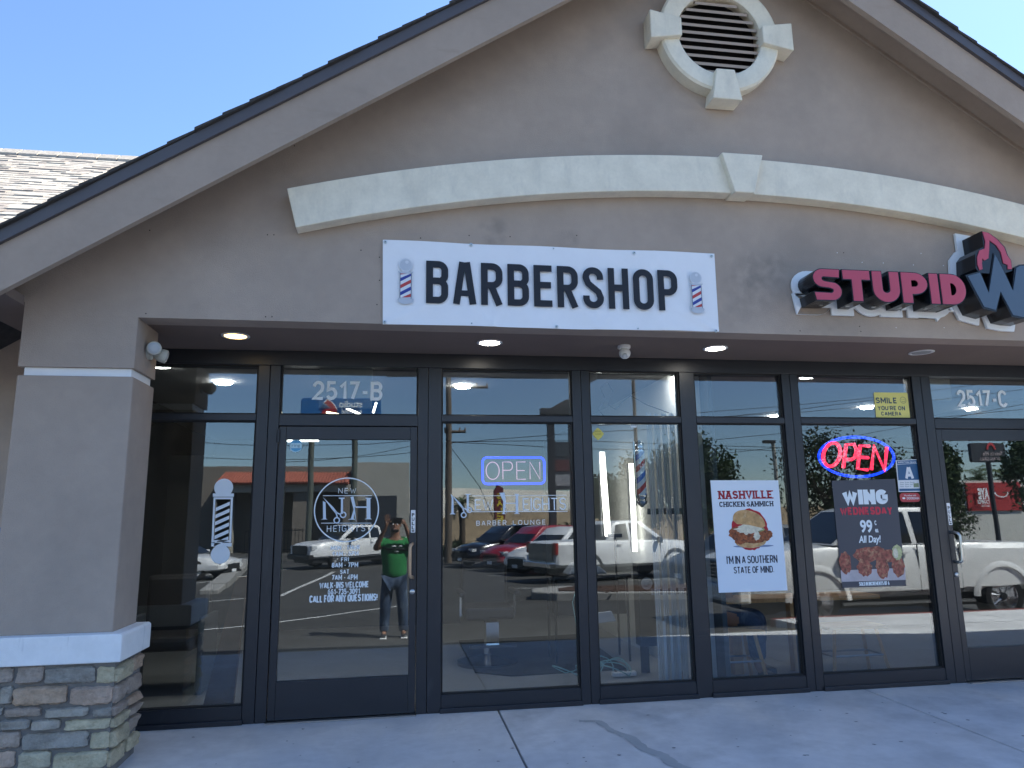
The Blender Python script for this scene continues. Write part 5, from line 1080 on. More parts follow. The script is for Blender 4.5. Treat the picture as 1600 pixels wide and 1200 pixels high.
# face
hc = Vector((PX, PYb+.015, GZ+1.68))
MB().add([(hc.x-.013, hc.y+.085, hc.z+.0), (hc.x+.013, hc.y+.085, hc.z+.0), (hc.x, hc.y+.120, hc.z-.01), (hc.x, hc.y+.086, hc.z+.035), (hc.x, hc.y+.086, hc.z-.018)], [(0, 2, 3), (2, 1, 3), (0, 4, 2), (4, 1, 2)]).out('nose', SKINM, me_)
for sx in (-1, 1):
    e = MB().sphere((hc.x+sx*.032, hc.y+.080, hc.z+.025), .012, 10).out('eye', WHITEG, me_, smooth=True); MB().sphere((hc.x+sx*.032, hc.y+.089, hc.z+.025), .005, 8).out('iris', HAIR, e)
    MB().sphere((hc.x+sx*.085, hc.y-.005, hc.z+.01), .026, 10, (.4, .8, 1.2)).out('ear', SKINM, me_, smooth=True)
MB().sphere((hc.x, hc.y+.084, hc.z-.045), .026, 12, (1.1, .35, .32)).out('mouth', mat('lips', (.62, .35, .30), .5), me_, smooth=True)
MB().sphere((hc.x, hc.y+.045, hc.z-.068), .062, 14, (1.05, .75, .62)).out('beard', HAIR, me_, smooth=True)
MB().sphere((hc.x, hc.y-.015, hc.z+.065), .098, 18, (1.0, 1.08, .78)).out('hair', HAIR, me_, smooth=True)
# clothing
def jj(i, k=1.0, a=0, dz=0): j = J[i]; return (j[0], j[1], j[2]+dz, j[3]*k+a, j[4]*k+a)
ts = [(PX, PYb, GZ+.83, .205, .17), (PX, PYb, GZ+1.02, .205, .17), (PX, PYb+.01, GZ+1.20, .205, .165), (PX, PYb, GZ+1.36, .195, .14), (PX, PYb, GZ+1.485, .085, .075)]
tse = [(0, 1), (1, 2), (2, 3), (3, 4)]
for sx, k0 in ((-1, 8), (1, 13)):
    s_ = J[k0]; e_ = J[k0+1]; mid = [s_[i]*.38+e_[i]*.62 for i in range(3)]; ts += [(s_[0], s_[1], s_[2], .098, .094), (mid[0], mid[1], mid[2], .088, .088)]; n_ = len(ts); tse += [(3, n_-2), (n_-2, n_-1)]
skin('t_shirt', ts, tse, GREEN, me_)
jn_ = [(PX, PYb, GZ+.90, .172, .14)]; je = []
for sx in (-1, 1):
    n_ = len(jn_); jn_ += [(PX+sx*.10, PYb, GZ+.84, .108, .112), (PX+sx*.13, PYb+.02, GZ+.50, .092, .094), (PX+sx*.142, PYb-.01, GZ+.24, .074, .078), (PX+sx*.147, PYb-.01, GZ+.075, .070, .080)]
    je += [(0, n_), (n_, n_+1), (n_+1, n_+2), (n_+2, n_+3)]
skin('jeans', jn_, je, DENIM, me_)
for sx in (-1, 1):
    sh_ = skin('shoe', [(PX+sx*.150, PYb-.06, GZ+.045, .045, .040), (PX+sx*.155, PYb+.06, GZ+.042, .048, .036), (PX+sx*.162, PYb+.16, GZ+.034, .042, .028)], [(0, 1), (1, 2)], mat('dark_shoe', (.02, .022, .03), .6), me_)
    BX(PX+sx*.155-.05, PX+sx*.155+.05, PYb-.10, PYb+.20, GZ+.0, GZ+.022).out('sole', WHITEP, me_, bevel=.01)
MB().tube([(PX-.185, PYb+.10, GZ+1.36), (PX-.10, PYb+.155, GZ+1.335), (PX+.02, PYb+.165, GZ+1.335), (PX+.14, PYb+.15, GZ+1.325), (PX+.2, PYb+.08, GZ+1.31)], .018, 8).out('chest_strap', BLACK, me_, smooth=True)
for dx, dz in ((-.01, 1.375), (.09, 1.375), (.03, 1.295)):
    MB().sphere((PX+dx, PYb+.158, GZ+dz), .028, 8, (1.3, .3, .45)).out('shirt_print', WHITE, me_)
t = thing('phone', 'dark phone held up in front of the face of the reflected person', 'phone', (.06, -5.725, 1.41))
ph = BX(-.035, .112, -5.728, -5.718, 1.362, 1.433).out('body', BLACK, t, bevel=.004)
for x, z in ((-.012, 1.415), (-.012, 1.385), (.012, 1.400)): MB().lathe([(.011, 0), (.011, .003), (.008, .004)], (x, -5.718, z), (0, 1, 0), 16).out('lens', mat('lens_ring', (.02, .02, .03), .05), t)
# guest seated on the stool in the wing shop
g_ = thing('person', 'person in jeans seated on the stool behind the sandwich poster seen from the waist down', 'person', (2.95, .62, .43))
Jg = [(2.93, .80, .50, .16, .13), (2.93, .84, .72, .15, .11), (2.93, .82, .95, .16, .11), (2.93, .8, 1.08, .10, .08), (2.93, .79, 1.17, .055), (2.93, .77, 1.30, .085, .095), (2.93, .78, 1.37, .06), (2.86, .62, .50, .085), (3.12, .48, .50, .068), (3.15, .52, .10, .045), (3.17, .42, .04, .04), (3.0, .7, .48, .085), (3.26, .66, .50, .068), (3.24, .74, .10, .045), (3.28, .64, .04, .04), (2.74, .78, 1.03, .06), (2.72, .62, .80, .045), (2.85, .42, .78, .03), (3.12, .78, 1.03, .06), (3.16, .62, .8, .045), (3.05, .42, .78, .03)]
Eg = [(0, 1), (1, 2), (2, 3), (3, 4), (4, 5), (5, 6), (0, 7), (7, 8), (8, 9), (9, 10), (0, 11), (11, 12), (12, 13), (13, 14), (3, 15), (15, 16), (16, 17), (3, 18), (18, 19), (19, 20)]
skin('body', Jg, Eg, SKINM, g_)
skin('jeans', [(2.93, .80, .50, .175, .145), (2.90, .65, .50, .105), (3.12, .48, .50, .09), (3.15, .52, .14, .075), (3.0, .7, .49, .105), (3.26, .66, .50, .09), (3.24, .74, .14, .075)], [(0, 1), (1, 2), (2, 3), (0, 4), (4, 5), (5, 6)], DENIM, g_)
skin('shirt', [(2.93, .82, .64, .18, .14), (2.93, .83, .95, .18, .13), (2.93, .8, 1.09, .12, .09), (2.74, .78, 1.03, .08), (2.725, .68, .88, .065), (3.12, .78, 1.03, .08), (3.145, .68, .88, .065)], [(0, 1), (1, 2), (2, 3), (3, 4), (2, 5), (5, 6)], mat('dark_shirt', (.02, .022, .03), .8), g_)
MB().sphere((2.93, .78, 1.36), .095, 16, (1, 1.1, .8)).out('hair', HAIR, g_, smooth=True)
for p_ in ((3.17, .44), (3.28, .66)): BX(p_[0]-.05, p_[0]+.06, p_[1]-.12, p_[1]+.08, .0, .08).out('shoe', BLACK, g_, bevel=.03)

# ================================================================ VEHICLES (local: x forward, y left, z up)
def loft(st):
    """st: list of stations (x, z_bottom, z_belt, half_width_bottom, half_width_belt, crown)"""
    m = MB(); vs = []; n = 10
    for x, zb, zt, wb, wt, cr in st:
        zm = (zb+zt)/2; h = zt-zb
        half = [(wb*.90, zb), (wb, zb+h*.12), (max(wb, wt)*1.005, zb+h*.5), (wt, zt-h*.12), (wt*.93, zt-.005), ]
        rg_ = [(y, z) for y, z in half]+[(0, zt+cr)]+[(-y, z) for y, z in half[::-1]]
        vs += [(x, y, z) for y, z in rg_]
    k = 11
    fs = [(i*k+j, i*k+(j+1) % k, (i+1)*k+(j+1) % k, (i+1)*k+j) for i in range(len(st)-1) for j in range(k)]
    fs += [list(range(k))[::-1], list(range((len(st)-1)*k, len(st)*k))]
    m.add(vs, fs); return m
def carve(o, cutters):
    for c in cutters:
        co = c; md = o.modifiers.new('b', 'BOOLEAN'); md.operation = 'DIFFERENCE'; md.object = co; md.solver = 'EXACT'
    dg = bpy.context.evaluated_depsgraph_get(); nm = bpy.data.meshes.new_from_object(o.evaluated_get(dg)); o.modifiers.clear()
    o.data = nm
    for c in cutters: bpy.data.objects.remove(c)
    for p in nm.polygons: p.use_smooth = True
    try: nm.set_sharp_from_angle(angle=R(32))
    except Exception: pass
    return o
CARGLASS = mat('car_window_glass', (.012, .014, .016), .06, .6, coat=.3); TYRE = mat('tyre_rubber', (.016, .016, .017), .85, .2, bump=.3, bscale=80); TRIM = mat('car_trim', (.018, .018, .02), .5); LAMP = mat('lamp_clear', (.62, .64, .66), .12, .6, coat=.5); TAIL = mat('tail_lamp', (.30, .012, .012), .2, .6); RIM = mat('alloy_rim', (.50, .51, .52), .25, .5, metal=.9); RIMD = mat('rim_dark', (.05, .05, .055), .3, metal=.6)
def wheel(par, x, y, r, w, side, spokes=6, two=False, rim=RIM, label=None):
    t = MB().lathe([(r*.66, -w/2), (r*.90, -w/2), (r*.985, -w*.36), (r, -w*.2), (r, w*.2), (r*.985, w*.36), (r*.90, w/2), (r*.66, w/2), (r*.62, w*.30)], (x, y, r), (0, side, 0), 36).out('wheel', TYRE, par, smooth=True, world=False)
    yf = y+side*w*.42
    b = MB().lathe([(r*.66, w*.10), (r*.60, w*.12), (r*.2, w*.12)], (x, y, r), (0, side, 0), 30).out('rim_barrel', RIMD, t, world=False)
    MB().lathe([(r*.665, w*.38), (r*.665, w*.47), (r*.61, w*.44), (r*.60, w*.30)], (x, y, r), (0, side, 0), 36).out('rim', rim, t, smooth=True, world=False)
    for i in range(spokes):
        for off in ((-.16, .16) if two else (0,)):
            a_ = 2*PI*i/spokes+.3; a1 = a_+off
            p0 = (x+r*.12*math.cos(a_), yf-side*.01, r+r*.12*math.sin(a_)); p1 = (x+r*.63*math.cos(a1), yf, r+r*.63*math.sin(a1))
            MB().tube([p0, p1], [r*.055, r*.04] if two else [r*.08, r*.065], 5).out('spoke', rim, t, world=False)
    MB().lathe([(r*.15, w*.36), (r*.14, w*.50), (r*.06, w*.52)], (x, y, r), (0, side, 0), 16).out('hub', RIMD if two else rim, t, world=False)
def side_panel(par, pts, yfun, m_, name, side, off=.004, th=.012):
    """a polygon given in (x,z) laid on the flank; yfun(z,x) gives the half width"""
    vs = [(x, side*(yfun(x, z)+off), z) for x, z in pts]+[(x, side*(yfun(x, z)-th), z) for x, z in pts]; n = len(pts)
    return MB().add(vs, [list(range(n)), list(range(2*n-1, n-1, -1))]+[[i, i+n, (i+1) % n+n, (i+1) % n] for i in range(n)]).out(name, m_, par, world=False)
def vehicle(name, label, cat, loc, rz, st, gh, wheels, paint, wr=.36, ww=.24, side_windows=(), wind=None, rear=None, arch=.44, spokes=6, two=False, rim=RIM, doors=(), flare=False, lamps=(), handles=(), group=None, extra=None):
    t = thing(name, label, cat, loc, rz, group)
    b = loft(st).out('body', paint, t, world=False, smooth=True)
    cuts = []
    for x in wheels:
        cuts.append(MB().lathe([(arch, -1.6), (arch, 1.6)], (x, 0, wr), (0, 1, 0), 32).out('cut', paint))
    carve(b, cuts) if True else None
    hw = st[len(st)//2][3]
    # dark under-body and wheel wells
    x0, x1 = st[0][0]+.15, st[-1][0]-.15
    BX(x0, x1, -hw+.16, hw-.16, .26, .62).out('underbody', TRIM, t, world=False)
    def wdt(x):
        for a_, c_ in zip(st[:-1], st[1:]):
            if min(a_[0], c_[0]) <= x <= max(a_[0], c_[0]):
                k = (x-a_[0])/((c_[0]-a_[0]) or 1); return max(a_[3]+(c_[3]-a_[3])*k, a_[4]+(c_[4]-a_[4])*k)
        return hw
    for x in wheels:
        for s_ in (-1, 1):
            wheel(t, x, s_*(wdt(x)-ww/2-.01), wr, ww, s_, spokes, two, rim)
            if flare:
                w0 = wdt(x); pts = []
                for i in range(17):
                    a_ = R(2+176*i/16); pts.append((x+arch*math.cos(a_), wr+arch*math.sin(a_)))
                m = MB(); vs = []
                for i in range(17):
                    a_ = R(2+176*i/16)
                    for rr_, yy in ((arch-.004, w0-.03), (arch-.002, w0+.030), (arch+.03, w0+.028), (arch+.095, w0-.004)): vs.append((x+rr_*math.cos(a_), s_*yy, wr+rr_*math.sin(a_)))
                m.add(vs, [(4*i+j, 4*i+j+1, 4*i+j+5, 4*i+j+4) for i in range(16) for j in range(3)]).out('fender_flare', flare, t, smooth=True, world=False)
    # greenhouse: stations of the cabin (x, z_base, z_roof, w_base, w_roof)
    pr = gh['prof']; wb_, wt_ = gh['wb'], gh['wt']; zb_ = gh['zb']; zt_ = max(z for _, z in pr)
    def yf(x, z): return wb_+(wt_-wb_)*max(0, min(1, (z-zb_)/(zt_-zb_)))
    n = len(pr); vs = []
    for s_ in (1, -1): vs += [(x, s_*yf(x, z), z) for x, z in pr]
    m = MB().add(vs, [list(range(n)), list(range(2*n-1, n-1, -1))]+[[i, i+n, (i+1) % n+n, (i+1) % n] for i in range(n)])
    m.out('cabin', paint, t, world=False, bevel=.035, smooth=True)
    for pts in side_windows:
        for s_ in (-1, 1): side_panel(t, pts, yf, CARGLASS, 'window', s_, .006)
    for nm, seg in (('windscreen', wind), ('rear_window', rear)):
        if seg:
            (xa, za), (xb, zb2) = seg; d = Vector((xb-xa, 0, zb2-za)).normalized(); nn = Vector((-d.z, 0, d.x))
            if (nn.x > 0) != (nm == 'windscreen'): nn = -nn
            ya, yb = yf(xa, za)-.07, yf(xb, zb2)-.09
            vs = [Vector((xa, -ya, za)), Vector((xa, ya, za)), Vector((xb, yb, zb2)), Vector((xb, -yb, zb2))]
            MB().add([v+nn*.006 for v in vs]+[v-nn*.02 for v in vs], [(0, 1, 2, 3), (7, 6, 5, 4), (0, 4, 5, 1), (1, 5, 6, 2), (2, 6, 7, 3), (3, 7, 4, 0)]).out(nm, CARGLASS, t, world=False)
    for x, z0, z1 in doors:
        for s_ in (-1, 1):
            w0 = wdt(x); MB().box(x-.004, x+.004, s_*(w0-.02), s_*(w0+.0035), z0, z1).out('door_seam', TRIM, t, world=False)
    for x, z in handles:
        for s_ in (-1, 1): w0 = wdt(x); MB().box(x-.09, x+.09, s_*(w0+.0), s_*(w0+.03), z-.018, z+.018).out('door_handle', paint if paint is not BLACK else CHROME, t, world=False, bevel=.008)
    for nm, m_, bx in lamps: MB().box(*bx).out(nm, m_, t, world=False, bevel=.012)
    if extra: extra(t, wdt, yf)
    return t
PWHITE = mat('white_car_paint', (.80, .80, .78), .28, .5, coat=.6); PWHITE2 = mat('white_truck_paint', (.80, .80, .79), .32, .5, coat=.5); PRED2 = mat('red_car_paint', (.33, .015, .03), .22, .5, coat=.8); PBLK = mat('black_car_paint', (.012, .013, .018), .18, .5, coat=.8); PGR = mat('grey_car_paint', (.16, .17, .18), .3, metal=.4, coat=.5)
# the near pickup, alongside the walk, nose to the left
def truck_extra(t, wdt, yf):
    for s_ in (-1, 1):
        MB().box(2.62, 2.86, s_*.50, s_*.88, .82, 1.0).out('headlight', LAMP, t, world=False, bevel=.02)
        MB().box(.95, 1.08, s_*.92, s_*1.14, 1.12, 1.30).out('mirror', TRIM, t, world=False, bevel=.03)
        MB().tube([(1.25, s_*.93, .33), (-1.05, s_*.93, .33)], .045, 8).out('running_board', TRIM, t, world=False)
        MB().box(-2.62, -2.50, s_*.72, s_*.915, .86, 1.20).out('tail_light', TAIL, t, world=False, bevel=.015)
    MB().box(2.84, 2.90, -.5, .5, .72, 1.0).out('grille', TRIM, t, world=False, bevel=.02)
    for i in range(4): MB().box(2.885, 2.91, -.46, .46, .76+.06*i, .775+.06*i).out('grille_bar', CHROME, t, world=False)
    MB().box(2.72, 2.95, -.88, .88, .38, .66).out('bumper', PWHITE, t, world=False, bevel=.05)
    MB().box(-2.48, -.95, -.72, .72, 1.195, 1.215).out('bed_cover', TRIM, t, world=False)
    MB().box(-2.82, -2.62, -.85, .85, .48, .66).out('rear_bumper', CHROME, t, world=False, bevel=.03)
TX = 8.17; zt0 = gz(-5.9)+.02
vehicle('pickup_truck', 'near white double cab pickup filling the right hand shop windows as a reflection', 'pickup truck', (TX, -5.92, zt0), PI,
        [(-2.68, .52, 1.17, .80, .84, .0), (-2.60, .50, 1.22, .90, .90, .0), (-1.6, .46, 1.24, .925, .915, 0), (-.94, .46, 1.25, .925, .91, 0), (-.9, .44, 1.25, .925, .905, 0), (1.0, .42, 1.24, .925, .90, .01), (1.35, .44, 1.22, .925, .885, .05), (2.1, .46, 1.18, .925, .86, .06), (2.62, .46, 1.10, .90, .78, .05), (2.84, .48, 1.02, .80, .70, .02)],
        dict(prof=[(-.95, 1.22), (-.86, 1.76), (-.6, 1.83), (.20, 1.84), (.45, 1.79), (1.28, 1.24)], wb=.875, wt=.70, zb=1.22), [1.63, -1.64], PWHITE, wr=.385, ww=.27,
        side_windows=[[(-.80, 1.26), (-.72, 1.72), (-.50, 1.755), (-.22, 1.76), (-.22, 1.26)], [(-.12, 1.26), (-.12, 1.76), (.18, 1.755), (.40, 1.71), (1.02, 1.26)]], wind=((1.24, 1.27), (.48, 1.77)), rear=((-.95, 1.26), (-.87, 1.72)),
        arch=.475, spokes=6, two=True, doors=[(-.90, .5, 1.24), (-.17, .5, 1.24), (1.08, .5, 1.22)], flare=PWHITE, handles=[(-.62, 1.12), (.10, 1.12)], extra=truck_extra)
SUVST = lambda L, h, w: [(-L/2, .40, h*.52, w*.80, w*.80, .02), (-L/2+.12, .30, h*.60, w*.95, w*.93, .02), (-L*.3, .26, h*.62, w, w*.97, .02), (0, .25, h*.60, w, w*.97, .02), (L*.22, .26, h*.58, w, w*.95, .03), (L*.36, .28, h*.54, w*.98, w*.90, .05), (L/2-.15, .32, h*.46, w*.90, w*.76, .03), (L/2, .38, h*.40, w*.74, w*.62, 0)]
def suv(name, label, x, y, rz, L, h, w, paint, group=None, sedan=False):
    zb = h*.59; 
    pr = [(-L*.47, zb), (-L*.40, h*.90), (-L*.33, h*.97), (-L*.05, h), (L*.06, h*.97), (L*.235, zb)] if not sedan else [(-L*.40, zb), (-L*.24, h*.95), (-L*.08, h), (L*.03, h*.97), (L*.20, zb)]
    sw = [[(-L*.37, zb+.05), (-L*.345, h*.90), (-L*.15, h*.935), (-L*.15, zb+.05)], [(-L*.135, zb+.05), (-L*.135, h*.935), (0, h*.93), (L*.045, h*.90), (L*.17, zb+.05)]] if not sedan else [[(-L*.30, zb+.05), (-L*.22, h*.9), (-L*.10, h*.93), (-L*.10, zb+.05)], [(-L*.085, zb+.05), (-L*.085, h*.93), (.02, h*.92), (L*.15, zb+.05)]]
    hl = [('headlight', LAMP, (L/2-.30, L/2-.08, s_*w*.55, s_*w*.86, h*.38, h*.45)) for s_ in (-1, 1)]+[('tail_light', TAIL, (-L/2+.02, -L/2+.16, s_*w*.62, s_*w*.92, h*.45, h*.56)) for s_ in (-1, 1)]+[('grille', TRIM, (L/2-.07, L/2+.012, -w*.48, w*.48, h*.20, h*.36)), ('bumper', TRIM, (L/2-.14, L/2-.005, -w*.70, w*.70, h*.15, h*.20)), ('number_plate', WHITE, (L/2+.013, L/2+.022, -.15, .15, h*.17, h*.24))]
    hl += [('mirror', paint, (L*.15, L*.19, s_*w*.93, s_*w*1.13, zb+.03, zb+.15)) for s_ in (-1, 1)]
    return vehicle(name, label, 'car', (x, y, gz(y)), rz, SUVST(L, h, w), dict(prof=pr, wb=w*.93, wt=w*.74, zb=zb), [L*.30, -L*.29], paint, wr=.34, ww=.22, side_windows=sw, wind=((L*.225, zb+.04), (L*.065, h*.95)), rear=((-L*.462, zb+.05), (-L*.405, h*.88)) if not sedan else ((-L*.39, zb+.04), (-L*.25, h*.92)), arch=.40, spokes=5, doors=[(-L*.14, .3, zb), (L*.17, .3, zb)], handles=[(-L*.20, zb-.07), (L*.02, zb-.07)], lamps=hl, group=group)
yaw = PI+R(-28)   # noses to the left and towards the shops
yaw = math.atan2(.45, -.9)
suv('parked_suv', 'black crossover at the far left of the reflected car row', 4.75, -25.6, yaw, 4.7, 1.70, .93, PBLK, 'cars reflected in the OPEN sign window')
suv('parked_suv', 'dark red crossover between the black and the white one in the reflected row', 5.6, -23.0, yaw, 4.6, 1.68, .92, PRED2, 'cars reflected in the OPEN sign window')
suv('parked_suv', 'white crossover with dark grille in front of the red one in the reflected row', 6.1, -20.4, yaw, 4.5, 1.62, .92, PWHITE2, 'cars reflected in the OPEN sign window')
def pk(t, wdt, yf):
    for s_ in (-1, 1):
        MB().box(-2.72, -2.62, s_*.74, s_*.915, .85, 1.18).out('tail_light', TAIL, t, world=False, bevel=.015); MB().box(.90, 1.0, s_*.92, s_*1.12, 1.10, 1.28).out('mirror', TRIM, t, world=False, bevel=.02)
        MB().box(2.55, 2.80, s_*.52, s_*.85, .80, .98).out('headlight', LAMP, t, world=False, bevel=.02)
    MB().box(-2.74, -2.69, -.73, .73, .66, 1.15).out('tailgate', PGR, t, world=False, bevel=.01)
    MB().box(-2.88, -2.66, -.85, .85, .46, .63).out('rear_bumper', CHROME, t, world=False, bevel=.03)
    MB().box(2.80, 2.88, -.55, .55, .62, .98).out('grille', TRIM, t, world=False, bevel=.02); MB().box(2.70, 2.94, -.88, .88, .40, .62).out('bumper', TRIM, t, world=False, bevel=.04)
TRST = [(-2.68, .50, 1.15, .82, .86, 0), (-2.6, .48, 1.20, .90, .90, 0), (-1.0, .44, 1.22, .92, .905, 0), (-.95, .44, 1.22, .92, .90, 0), (1.0, .42, 1.20, .92, .89, .01), (1.4, .44, 1.17, .92, .87, .05), (2.2, .46, 1.12, .92, .84, .05), (2.65, .46, 1.04, .88, .76, .04), (2.82, .50, .96, .78, .68, 0)]
vehicle('pickup_truck', 'white pickup seen from behind in the reflected car row with red tail light', 'pickup truck', (6.9, -16.8, gz(-17)), math.atan2(-.30, .95), TRST,
        dict(prof=[(-.95, 1.18), (-.62, 1.70), (-.4, 1.78), (.3, 1.79), (.5, 1.75), (1.25, 1.20)], wb=.87, wt=.70, zb=1.18), [1.62, -1.62], PWHITE2, wr=.38, ww=.26, side_windows=[[(-.66, 1.22), (-.50, 1.66), (-.1, 1.71), (-.1, 1.22)], [(0, 1.22), (0, 1.71), (.35, 1.70), (.98, 1.22)]], wind=((1.22, 1.23), (.53, 1.73)), rear=((-.92, 1.22), (-.64, 1.67)), arch=.46, flare=TRIM, doors=[(-.06, .5, 1.2), (1.05, .5, 1.2)], handles=[(-.5, 1.08), (.15, 1.08)], extra=pk)
vehicle('pickup_truck', 'white extended cab pickup crossing the lot reflected behind the logo on the door', 'pickup truck', (-1.65, -28.0, gz(-25)), math.atan2(.60, -.80), TRST,
        dict(prof=[(-.75, 1.18), (-.67, 1.70), (-.45, 1.79), (.50, 1.81), (.75, 1.77), (1.52, 1.18)], wb=.87, wt=.70, zb=1.18), [1.62, -1.62], PWHITE2, wr=.37, ww=.25, side_windows=[[(-.62, 1.24), (-.54, 1.66), (-.12, 1.70), (-.12, 1.24)], [(-.02, 1.24), (-.02, 1.71), (.58, 1.70), (1.26, 1.24)]], wind=((1.49, 1.22), (.78, 1.74)), rear=((-.74, 1.24), (-.68, 1.66)), arch=.44, doors=[(-.07, .5, 1.2), (1.15, .5, 1.2)], handles=[(-.15, 1.06)], extra=pk)
suv('parked_car', 'white sedan nose reflected low beside the barber pole decal', -8.0, -22.8, math.atan2(.25, .97), 4.7, 1.45, .92, PWHITE2, None, True)
suv('parked_suv', 'silver car reflected behind the folding gate window', 9.5, -13.2, math.atan2(.25, -.97), 4.6, 1.6, .92, PGR)
# ================================================================ BUILDINGS, SIGNS, POLES BEYOND THE LOT
BEIGE = mat('far_stucco', (.42, .40, .35), .9, .2, var=.08, vscale=.5); BEIGED = mat('far_stucco_brown', (.22, .19, .16), .9, var=.08); TILE = mat('clay_roof_tile', (.40, .13, .09), .8, .2, var=.3, vscale=6)
FARW = mat('warehouse_wall', (.62, .60, .54), .9, var=.04, vscale=.3)
DARKO = mat('dark_opening', (.03, .035, .045), .5)
yb = -44
mo = thing('motel', 'beige stucco motel with red tiled awning reflected in the left windows', 'building', (-9, yb, -.6))
def pxb(x, y, Y=44): q = refl(x, y, Y); return q.x, q.z
xL, xR = pxb(250, 730)[0], pxb(640, 722)[0]; zT = pxb(415, 726)[1]; zB = -.6
x1_ = pxb(553, 730)[0]; x0_ = pxb(345, 740)[0]
BX(x1_, xR, yb-14, yb, zB, pxb(600, 722)[1]).out('wall', BEIGE, mo)
BX(xL, x1_-.02, yb-14, yb-1.6, zB, zT).out('upper_wall', BEIGED, mo)
za = pxb(400, 757)[1]; zc = pxb(400, 739)[1]
MB().prism([(yb+1.0, za-.05), (yb+1.05, za+.05), (yb-1.55, zc+.1), (yb-1.6, za-.05)], x0_, x1_-.3, 'x').out('tiled_awning', TILE, mo)
for i in range(40):
    x = x0_+(x1_-.3-x0_)*i/40; MB().tube([(x, yb+1.06, za+.07), (x, yb-1.52, zc+.13)], .06, 6).out('roof_tile', TILE, mo)
zo = pxb(380, 770)[1]
BX(x0_, x1_-.05, yb-.2, yb+.6, zo, za-.051).out('beam', BEIGE, mo)
for px_ in (350, 352, 418, 470, 548):
    x = pxb(px_, 800)[0]; BX(x-.45, x+.45, yb-.6, yb+.5, zB, zo-.001).out('pillar', BEIGED if px_ > 460 else BEIGE, mo)
BX(pxb(575, 0+775)[0], pxb(620, 775)[0], yb+.001, yb+.05, zB, pxb(600, 775)[1]).out('doorway', DARKO, mo)
BX(pxb(558, 0+790)[0], pxb(572, 775)[0], yb+.001, yb+.05, zB, pxb(600, 782)[1]).out('doorway', DARKO, mo)
t = thing('iron_fence', 'black iron fence with gate reflected between the motel pillars', 'fence', (pxb(400, 820)[0], yb+1.5, zB))
x = pxb(390, 820)[0]; xe_ = pxb(480, 820)[0]; zf = pxb(430, 826, 42)[1]
while x < xe_:
    BX(x, x+.04, yb+1.5, yb+1.54, zB, zf).out('bar', BLACK, t); x += .22
BX(pxb(390, 820)[0], xe_, yb+1.49, yb+1.55, zf-.15, zf-.08).out('rail', BLACK, t); BX(pxb(390, 820)[0], xe_, yb+1.49, yb+1.55, zB+.2, zB+.27).out('rail', BLACK, t)
wh = thing('warehouse', 'long white flat roofed warehouse with small square windows behind the tan slope', 'building', (12, -75, 2))
A_ = refl(684, 758, 62); B_ = refl(905, 777, 86); zb1 = 0
p0, p1 = Vector((A_.x-12, A_.y+4)), Vector((B_.x+4, B_.y)); d_ = (p1-p0); dn = d_.normalized(); nrm = Vector((-dn.y, dn.x)); 
if nrm.y > 0: nrm = -nrm
zt1 = A_.z; q4 = [p0, p1, p1+nrm*15, p0+nrm*15]
MB().prism([(q.x, q.y) for q in q4], -1, zt1, 'z').out('wall', FARW, wh)
for i in range(26):
    c_ = p0+d_*(.06+i/28)+(-nrm)*.03; a_ = c_-dn*.55; b_ = c_+dn*.55
    for zz1 in (zt1-3.4,):
        MB().add([(a_.x, a_.y, zz1), (b_.x, b_.y, zz1), (b_.x, b_.y, zz1+.7), (a_.x, a_.y, zz1+.7), (a_.x+nrm.x*.02, a_.y+nrm.y*.02, zz1), (b_.x+nrm.x*.02, b_.y+nrm.y*.02, zz1), (b_.x+nrm.x*.02, b_.y+nrm.y*.02, zz1+.7), (a_.x+nrm.x*.02, a_.y+nrm.y*.02, zz1+.7)], [(0, 1, 2, 3), (4, 7, 6, 5), (0, 4, 5, 1), (1, 5, 6, 2), (2, 6, 7, 3), (3, 7, 4, 0)]).out('window', DARKO, wh)
HILL = mat('dry_slope', (.27, .205, .13), .95, .2, var=.25, vscale=.8, bump=.4, bscale=4, bdist=.2)
m = MB(); rh = random.Random(4); nx_, ny_ = 40, 10; vs = []
for j in range(ny_+1):
    for i in range(nx_+1):
        x = 1+i*1.6; y = -47-j*3.2; k = min(1, j/4)*(1-.0*i); e = min(1, i/3)*min(1, (nx_-i)/3)
        vs.append((x, y, -.62+2.6*k*e+rh.uniform(-.12, .12)*k))
m.add(vs, [(j*(nx_+1)+i, (j+1)*(nx_+1)+i, (j+1)*(nx_+1)+i+1, j*(nx_+1)+i+1) for j in range(ny_) for i in range(nx_)])
tag(m.out('hill', HILL, smooth=True), None, None, kind='structure')
# motel pylon sign
t = thing('motel_sign', 'blue motel sign with red numeral 6 and the words studio extended stay on twin poles', 'sign', (-2.7, -30, -.6))
a_, b_ = refl(470, 621, 30), refl(595, 668, 30); zt1, zb1 = a_.z, b_.z-.15
MB().prism([(u, v) for u, v in rrect((a_.x+b_.x)/2, (zt1+zb1)/2, b_.x-a_.x, zt1-zb1, .14)], -30.15, -29.95).out('panel', mat('sign_blue', (.015, .13, .36), .4), t, bevel=.02)
for px_ in (485, 553):
    q = refl(px_, 750, 30.2); MB().tube([(q.x, -30.2, -.6), (q.x, -30.2, zb1+.05)], .14, 12).out('pole', mat('pole_olive', (.10, .11, .09), .5), t, smooth=True)
def rtext(s, a, b, Y, bold, m_, par, nm='text_line', fl=.06):      # faces the shops (+Y); a = left/top as read in the mirror picture
    p, q = refl(*a, Y), refl(*b, Y); mb = MB(); add_text(mb, s, -q.x, -p.x, q.z, p.z, 0, bold)
    for i, v in enumerate(mb.v): mb.v[i] = Vector((-v.x, p.y+fl, v.z))
    return mb.out(nm, m_, par, fix=False)
